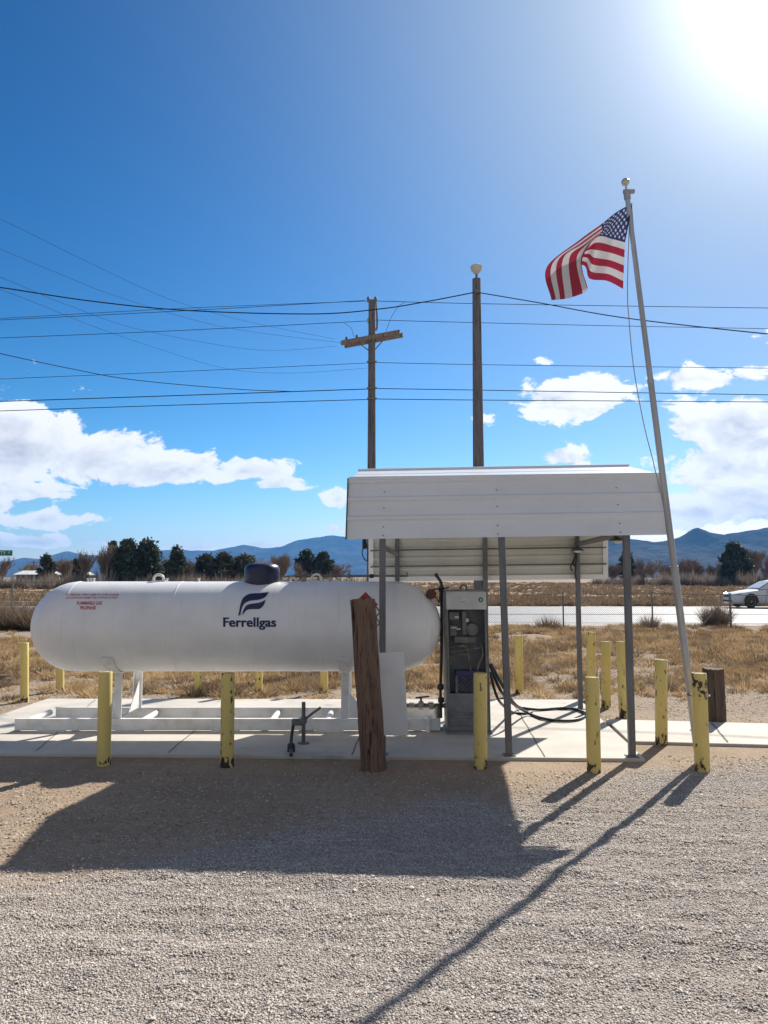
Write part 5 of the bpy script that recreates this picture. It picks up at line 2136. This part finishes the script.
def field_scrub():
    n = 15000
    y = 45.9 + 180 * RNG.random(n) ** 1.7
    x = (RNG.random(n) * 2 - 1) * (.60 * y + 6)
    d = fbm(x * .09, y * .05, 4, 77)
    keep = RNG.random(n) < .25 + .8 * sstep(.35, .6, d)
    keep &= ~((x < -12) & (y > 47.5) & (y < 53))
    x, y = x[keep], y[keep]
    n = len(x)
    s = .35 + .8 * RNG.random(n) ** 2
    V, Fc = blades(x, y, 16, .8 * s, .55 * s, .07 + .0009 * y, 5, 1.0)
    ob = npmesh('dry_scrub', V, Fc, M['field_brush'])
    set_tone(ob, RNG.random(n), 16)
    ob['kind'] = 'stuff'
    ob['label'] = 'low brown desert scrub covering the open field beyond the road'


field_scrub()


def bush(p, r, h, label, m='bush_brown', n=260, seed=1, group=None, w=.02, name='dry_bush'):
    V, Fc = blades(np.array([0.0]), np.array([0.0]), n, np.array([r]), np.array([h]), np.array([w]), seed, .95)
    ob = npmesh(name, V, Fc, M[m])
    set_tone(ob, np.array([.6]), n)
    ob.location = p
    tag(ob, label, 'bush', group)
    return ob


bg = 'dry bushes in the lot'
bush(G(716, 626), .62, 1.0, 'largest round grey brown bush beside the fence brace post', 'bush_brown', 1600, 3, bg, .016)
bush(G(650, 627), .45, .55, 'small dark weed clump at the fence left of the flagpole', 'bush_brown', 300, 4, bg, .02)
bush(G(548, 629), .5, .55, 'dry weed clump at the fence foot behind the middle canopy post', 'bush_brown', 300, 5, bg, .02)
for k, (px, r, h, lab) in enumerate(((-14 , 1.3, 1.15, 'dark brown roadside brush cut by the left edge of the view'), (12, 1.2, 1.1, 'dark brown roadside brush left of the tank end'), (38, 1.2, 1.0, 'dark brown roadside brush half hidden by the tank end'))):
    bush(G(px, 629), r, h, lab, 'bush_brown', 1500, 20 + k, 'dark brush along the road', .03)
bush(G(78, 690), .16, .15, 'small golden tuft under the left tank end by a bollard', 'straw', 260, 31, bg, .008)
bush(G(20, 684), .22, .14, 'pinkish tan low tuft behind the far left bollard', 'straw', 260, 32, bg, .008)
bush(G(745, 676), .30, .24, 'tan weed clump beyond the dark timber stump', 'straw', 300, 33, bg, .008)


# trees -------------------------------------------------------------
def limb_tree(seed, h, spread, levels, rnd, thin=.018, trunk_r=.16, split=3, up=.55):
    mb_t, mb_b = MB(), MB()
    rs_ = random.Random(seed)

    def grow(p, d, L, r, lev):
        seg = 3
        pts = [p]
        q = p
        dd_ = d
        for s in range(seg):
            dd_ = (dd_ + Vector((rs_.uniform(-1, 1), rs_.uniform(-1, 1), rs_.uniform(-.3, .6))) * rnd).normalized()
            q = q + dd_ * L / seg
            pts.append(q)
        rr = [max(thin, r * (1 - .5 * i / seg)) for i in range(seg + 1)]
        (mb_t if lev == 0 else mb_b).tube(pts, rr, 6 if lev < 2 else 3, caps=False)
        if lev >= levels:
            return
        nk = split + rs_.randint(0, 2)
        for c in range(nk):
            t = rs_.uniform(.3, 1.0) if lev else rs_.uniform(.2, 1.0)
            i = min(seg - 1, int(t * seg))
            bp = pts[i].lerp(pts[i + 1], t * seg - i)
            ang = rs_.uniform(0, 6.283)
            sidev = Vector((math.cos(ang), math.sin(ang), up)).normalized()
            nd = (dd_ * (1 - spread) + sidev * spread).normalized()
            grow(bp, nd, L * rs_.uniform(.55, .9), r * .5, lev + 1)
    nst = rs_.randint(1, 3)
    for s in range(nst):
        a = rs_.uniform(0, 6.283)
        grow(Vector((.15 * math.cos(a) * s, .15 * math.sin(a) * s, -.1)), Vector((.22 * math.cos(a) * (s > 0), .22 * math.sin(a) * (s > 0), 1)).normalized(), h * .42, trunk_r, 0)
    return mb_t, mb_b


TREE_PROTO = {}


def bare_tree(loc, h, m_b, label, group, seed, width=None):
    key = ('bare', seed % 7, m_b)
    t = root('bare_tree', loc, label, 'tree', group, rz=seed * 1.3)
    if key not in TREE_PROTO:
        mt_, mb_ = limb_tree(seed % 7 + 50, 1.0 * 8, .50, 4, .20, .036, .15, 4, .9)
        zmax = max(p.z for p in mb_.v)
        wmax = max(abs(p.x) for p in mb_.v)
        for mm in (mt_, mb_):
            mm.v = [p / zmax for p in mm.v]
        a = mt_.build('trunk', M['bark_pale'], t)
        b = mb_.build('crown', M[m_b], t)
        TREE_PROTO[key] = (a, b, wmax / zmax)
    else:
        a0_, b0_, _ = TREE_PROTO[key]
        a, b = a0_.copy(), b0_.copy()
        COL.objects.link(a); COL.objects.link(b)
        a.parent = t; b.parent = t
    wr = TREE_PROTO[key][2]
    sx = (width / 2) / wr if width else h
    t.scale = (sx, sx, h)
    return t


def leaf_tree(loc, h, w, m_l, label, group, seed, conic=.3, nclump=90, base=.06, name='evergreen_tree', leaf=.30):
    rg = np.random.default_rng(seed)
    t = root(name, loc, label, 'tree', group)
    nclump = int(nclump * 1.7)
    zc = base + (1 - base) * rg.random(nclump) ** (1.0 + conic * .7)
    env = np.sin(np.clip((zc - base) / (1 - base), 0, 1) ** (.55 + .3 * (1 - conic)) * math.pi * .93 + .12) ** .7
    env = env * (1 - conic * zc) * (.72 + .5 * rg.random(nclump))
    rr = np.sqrt(rg.random(nclump)) * env * (.75 + .45 * rg.random(nclump))
    a = rg.random(nclump) * 6.283
    c = np.stack([np.cos(a) * rr * w / 2, np.sin(a) * rr * w / 2, zc * h], -1)
    k = 60
    cr_ = (.055 + .075 * rg.random(nclump)) * min(w, h)
    off = rg.normal(0, .55, (nclump, k, 3)) * cr_[:, None, None] * np.array([1, 1, .95])
    ctr = (c[:, None] + off).reshape(-1, 3)
    ctr[:, 2] = np.clip(ctr[:, 2], base * h * .5, None)
    n = len(ctr)
    s = leaf * (.5 + rg.random(n))
    d1 = rg.normal(0, 1, (n, 3)); d1 /= np.linalg.norm(d1, axis=1, keepdims=True)
    d2 = rg.normal(0, 1, (n, 3)); d2 -= d1 * (d1 * d2).sum(1, keepdims=True); d2 /= np.linalg.norm(d2, axis=1, keepdims=True)
    V = np.stack([ctr + d1 * s[:, None], ctr - d1 * s[:, None] * .4 + d2 * s[:, None] * .6, ctr - d1 * s[:, None] * .5 - d2 * s[:, None] * .5], 1).reshape(-1, 3)
    Fc = np.arange(len(V)).reshape(-1, 3)
    npmesh('crown', V, Fc, M[m_l], t)
    mb = MB()
    rs_ = random.Random(seed)
    mb.tube([(0, 0, -.1), (rs_.uniform(-.1, .1), 0, h * .4), (rs_.uniform(-.2, .2), rs_.uniform(-.2, .2), h * .85)], [.16 * h / 7, .11 * h / 7, .03], 7)
    for q in range(9):
        ii = rs_.randrange(nclump)
        z0_ = max(.1 * h, c[ii][2] * .75)
        mb.tube([(0, 0, z0_), tuple((Vector((0, 0, z0_)) + Vector(c[ii])) / 2 + Vector((0, 0, .1))), tuple(c[ii])], [.06, .04, .02], 5)
    mb.build('trunk', M['bark'], t)
    return t


GL, GR = 'trees beyond the field on the left', 'trees beyond the field on the right'


def place(px, py_top, hw_px, D_):
    loc = Vector((P(px, 577, D_).x, D_, 0))
    h = P(px, py_top, D_).z
    w = 2 * hw_px / F * D_
    return loc, h, w


left_bare = [(3, 556, 15, 128, 'twig_red', 'bare reddish tree at the left edge under the green street sign'),
             (24, 566, 9, 150, 'twig_tan', 'low bare tree in front of the pale far house'),
             (66, 556, 13, 122, 'twig_tan', 'bare tan tree between the sparse juniper and the tall pale bare tree'),
             (84, 548, 13, 126, 'twig_tan', 'bare tan tree just left of the tallest pale bare one'),
             (98, 540, 15, 118, 'twig_tan', 'tallest pale bare tree at the left beside the dark evergreens'),
             (186, 556, 10, 124, 'twig_red', 'bare brown tree right of the pointed evergreen'),
             (281, 552, 13, 128, 'twig_tan', 'bare tan tree showing just behind the navy valve dome'),
             (300, 562, 12, 132, 'twig_red', 'low bare reddish tree right of the navy valve dome'),
             (343, 563, 16, 140, 'twig_red', 'low bare reddish tree by the left edge of the canopy')]
left_bare += [(30, 561, 12, 175, 'twig_tan', 'pale bare tree behind the roof of the beige house'),
              (58, 558, 14, 180, 'twig_tan', 'bare tan tree rising behind the second pale house'),
              (140, 553, 16, 180, 'twig_tan', 'bare tan tree filling the gap between the two broad dark evergreens'),
              (163, 556, 12, 178, 'twig_red', 'bare brown tree left of the pointed lone evergreen'),
              (197, 560, 13, 182, 'twig_tan', 'bare tree behind the leftmost rounded olive tree'),
              (232, 560, 14, 182, 'twig_red', 'bare reddish tree behind the rounded olive row'),
              (262, 557, 13, 180, 'twig_tan', 'bare tree hidden mostly by the navy valve dome'),
              (332, 562, 14, 182, 'twig_red', 'bare reddish tree right of the round dark pine')]
right_bare_more = [(632, 562, 14, 190, 'twig_red', 'bare reddish tree behind the right front canopy post'),
                   (668, 563, 15, 190, 'twig_tan', 'bare tan tree just left of the flagpole, farther back'),
                   (684, 556, 14, 190, 'twig_tan', 'tall bare tan tree between flagpole and reddish trees'),
                   (724, 558, 12, 185, 'twig_tan', 'bare tan tree peeping over the left side of the big dark tree'),
                   (748, 548, 13, 185, 'twig_tan', 'bare tree peeping over the right side of the big dark tree')]
for k, (px, py, hw, D_, m_, lab) in enumerate(left_bare):
    loc, h, w = place(px, py, hw, D_)
    bare_tree(loc, h, m_, lab, GL, 60 + k, w)
left_ever = [(46, 556, 9, 118, 'leaf_olive', 'sparse olive juniper in front of the far house roofs', .35, 55),
             (75, 561, 9, 130, 'leaf_olive', 'low olive evergreen between bare trees left of the tall pale tree', .2, 55),
             (112, 544, 8, 124, 'leaf_dark', 'narrow dark evergreen directly right of the tall pale bare tree', .5, 70),
             (127, 541, 13, 120, 'leaf_dark', 'tallest dark evergreen of the left clump', .35, 110),
             (147, 543, 15, 122, 'leaf_dark', 'broad dark evergreen at the right of the left clump', .3, 110),
             (176, 549, 11, 120, 'leaf_dark', 'pointed dark evergreen standing alone over the tank top', .55, 90),
             (206, 557, 12, 130, 'leaf_olive', 'rounded olive tree left of the navy valve dome, farther from it', .15, 90),
             (224, 555, 13, 128, 'leaf_olive', 'rounded olive tree in the middle of the row left of the navy dome', .15, 90),
             (243, 556, 13, 130, 'leaf_olive', 'rounded olive tree touching the left side of the navy dome', .15, 90),
             (306, 551, 10, 138, 'leaf_dark', 'dark pine with a flat open crown right of the navy dome', .1, 60),
             (323, 554, 10, 138, 'leaf_dark', 'dark round pine next to the canopy beyond the vapour pipe', .15, 60)]
for k, (px, py, hw, D_, m_, lab, con, nc) in enumerate(left_ever):
    loc, h, w = place(px, py, hw * (1.0 if px in (306, 323) else 1.28), D_)
    leaf_tree(loc, h, w, m_, lab, GL, 300 + k, con, nc, .3 if px in (306, 323) else .03)
right_bare = [(612, 563, 12, 165, 'twig_tan', 'bare tree just right of the rear canopy panel'),
              (642, 557, 13, 160, 'twig_tan', 'bare tan tree right of the right front canopy post'),
              (656, 559, 12, 165, 'twig_tan', 'bare tan tree left of the flagpole'),
              (676, 562, 12, 160, 'twig_red', 'bare reddish tree right behind the flagpole'),
              (692, 558, 13, 158, 'twig_red', 'bare reddish tree right of the flagpole'),
              (703, 560, 14, 150, 'twig_red', 'dense low reddish tree left of the big dark tree'),
              (716, 562, 12, 155, 'twig_red', 'reddish bare tree touching the big dark tree'),
              (756, 547, 12, 150, 'twig_tan', 'brown bare tree right behind the big dark tree'),
              (768, 554, 13, 140, 'twig_red', 'bare reddish tree above the white car at the right edge')]
for k, (px, py, hw, D_, m_, lab) in enumerate(right_bare + right_bare_more):
    loc, h, w = place(px, py, hw, D_)
    bare_tree(loc, h, m_, lab, GR, 80 + k, w * 1.1)
for k, (px, py, hw, D_, m_, lab, con, nc) in enumerate([(627, 553, 10, 170, 'leaf_dark', 'dark evergreen half hidden behind the right front canopy post', .2, 70),
                                                        (735, 545, 15, 145, 'leaf_dark', 'big dense dark tree above the hood of the white car', .12, 150)]):
    loc, h, w = place(px, py, hw, D_)
    leaf_tree(loc, h, w, m_, lab, GR, 400 + k, con, nc, .04, leaf=.34)


def hedge(px, D_, w, h, m_, label, seed):
    rg = np.random.default_rng(seed)
    loc = Vector((P(px, 577, D_).x, D_, 0))
    V, Fc = blades(np.linspace(-w / 2, w / 2, 14) + rg.normal(0, .3, 14), rg.normal(0, 1.0, 14), 130, np.full(14, w / 9), h * (.6 + .5 * rg.random(14)), np.full(14, .10), seed, 1.1)
    ob = npmesh('bare_thicket', V, Fc, M[m_])
    ob.location = loc
    tag(ob, label, 'thicket', 'bare thickets along the far field edge')


hedge(690, 148, 13, 3.6, 'thicket', 'brown thicket under the reddish trees right of the flagpole', 1)
hedge(648, 160, 15, 3.1, 'thicket', 'brown thicket between the right front post and the flagpole', 2)
hedge(765, 138, 9, 3.7, 'thicket', 'brown thicket behind the cabin of the white car', 3)
hedge(718, 143, 8, 3.4, 'thicket', 'brown thicket at the left foot of the big dark tree', 9)
hedge(618, 168, 10, 2.8, 'thicket', 'brown thicket between rear canopy panel and right front post', 10)
hedge(12, 112, 11, 2.7, 'thicket', 'brown thicket at the far left below the street sign', 4)
hedge(78, 116, 10, 3.6, 'thicket', 'brown thicket under the tan bare trees over the left tank end', 7)
hedge(160, 118, 12, 3.0, 'thicket', 'brown thicket between the left evergreen clump and the pointed one', 8)
hedge(205, 118, 16, 2.8, 'thicket', 'brown thicket behind the tank top left of the navy dome', 5)
hedge(320, 130, 16, 3.0, 'thicket', 'brown thicket behind the vapour pipe', 6)


# ------------------------------------------------------------------ far house on the left
def house(px0, px1, D_, py_eave, py_ridge, label, seed):
    x0, x1 = P(px0, 577, D_).x, P(px1, 577, D_).x
    ze, zr = P(px0, py_eave, D_).z, P(px0, py_ridge, D_).z
    dep = 7.0
    o = Vector(((x0 + x1) / 2, D_ + dep / 2, 0))
    h = root('far_house', o, label, 'house', 'far houses at the left')
    MB().box(((x0 + x1) / 2, D_ + dep / 2, ze / 2), (x1 - x0, dep, ze)).build('wall', M['wall_h'], h, o)
    mb = MB()
    mb.extrude([(x0 - .4, D_ - .5, ze + .004), (x0 - .4, D_ + dep + .5, ze + .004), (x0 - .4, D_ + dep / 2, zr)], (x1 - x0 + .8, 0, 0))
    mb.build('roof', M['roof_h'], h, o)
    rs_ = random.Random(seed)
    n = 3
    for k in range(n):
        x = x0 + (x1 - x0) * (k + .5) / n
        if k == 1:
            MB().box((x, D_ - .03, 1.05), (1.0, .06, 2.1)).build('door', M['win_h'], h, o)
        else:
            MB().box((x, D_ - .03, 1.5), (1.3, .06, 1.0)).build('window', M['win_h'], h, o)


house(16, 44, 140, 574.5, 570.5, 'low beige house with pale roof behind the sparse juniper', 1)
house(58, 80, 150, 575, 571.5, 'second pale roofed low house right of the sparse juniper', 2)
dp = Vector((P(33.6, 570, 165).x, 165, 0))
t = root('distant_pole', dp, 'small distant utility pole rising over the beige house', 'utility pole')
MB().tube([(0, 0, -.1), (0, 0, P(33, 560.5, 165).z)], .16, 8).build('pole', M['wood_pole'], t)
MB().box((0, 0, P(33, 562.5, 165).z), (1.8, .12, .14)).build('crossarm', M['wood_arm'], t)

# ------------------------------------------------------------------ small things lying on the lot
p = G(145, 857)
mb = MB().box((0, 0, .014), (.20, .022, .016), Matrix.Rotation(-.35, 3, 'Z'))
o = mb.build('black_strip', M['black'], None, p, bevel=.004)
tag(o, 'thin black strip of rubber lying in the shaded gravel', 'debris')
p = G(716, 994)
mb = MB().lathe([(.0, 0), (.022, .004), (.026, .014), (.016, .026), (.0, .029)], (0, 0, 0), 'Z', 7)
mb.v = [Vector((v.x * random.uniform(.8, 1.2), v.y * random.uniform(.6, 1.1), v.z + .004)) for v in mb.v]
o = mb.build('white_stone', M['white'], None, p)
tag(o, 'single bright white stone lying in the sunny gravel at lower right', 'stone')

# ------------------------------------------------------------------ air
def haze():
    m = bpy.data.materials.new('haze')
    m.use_nodes = True
    t = NT(m.node_tree)
    for n in list(t.n):
        t.n.remove(n)
    out = t.new('ShaderNodeOutputMaterial')
    v = t.new('ShaderNodeVolumePrincipled')
    v.inputs['Color'].default_value = (.13, .45, 1.0, 1)
    v.inputs['Density'].default_value = .000105
    v.inputs['Anisotropy'].default_value = .2
    t.l.new(v.outputs[0], out.inputs['Volume'])
    ob = MB().box((0, 3650, 176), (10600, 8100, 354)).build('haze', m)
    ob['kind'] = 'stuff'


haze()
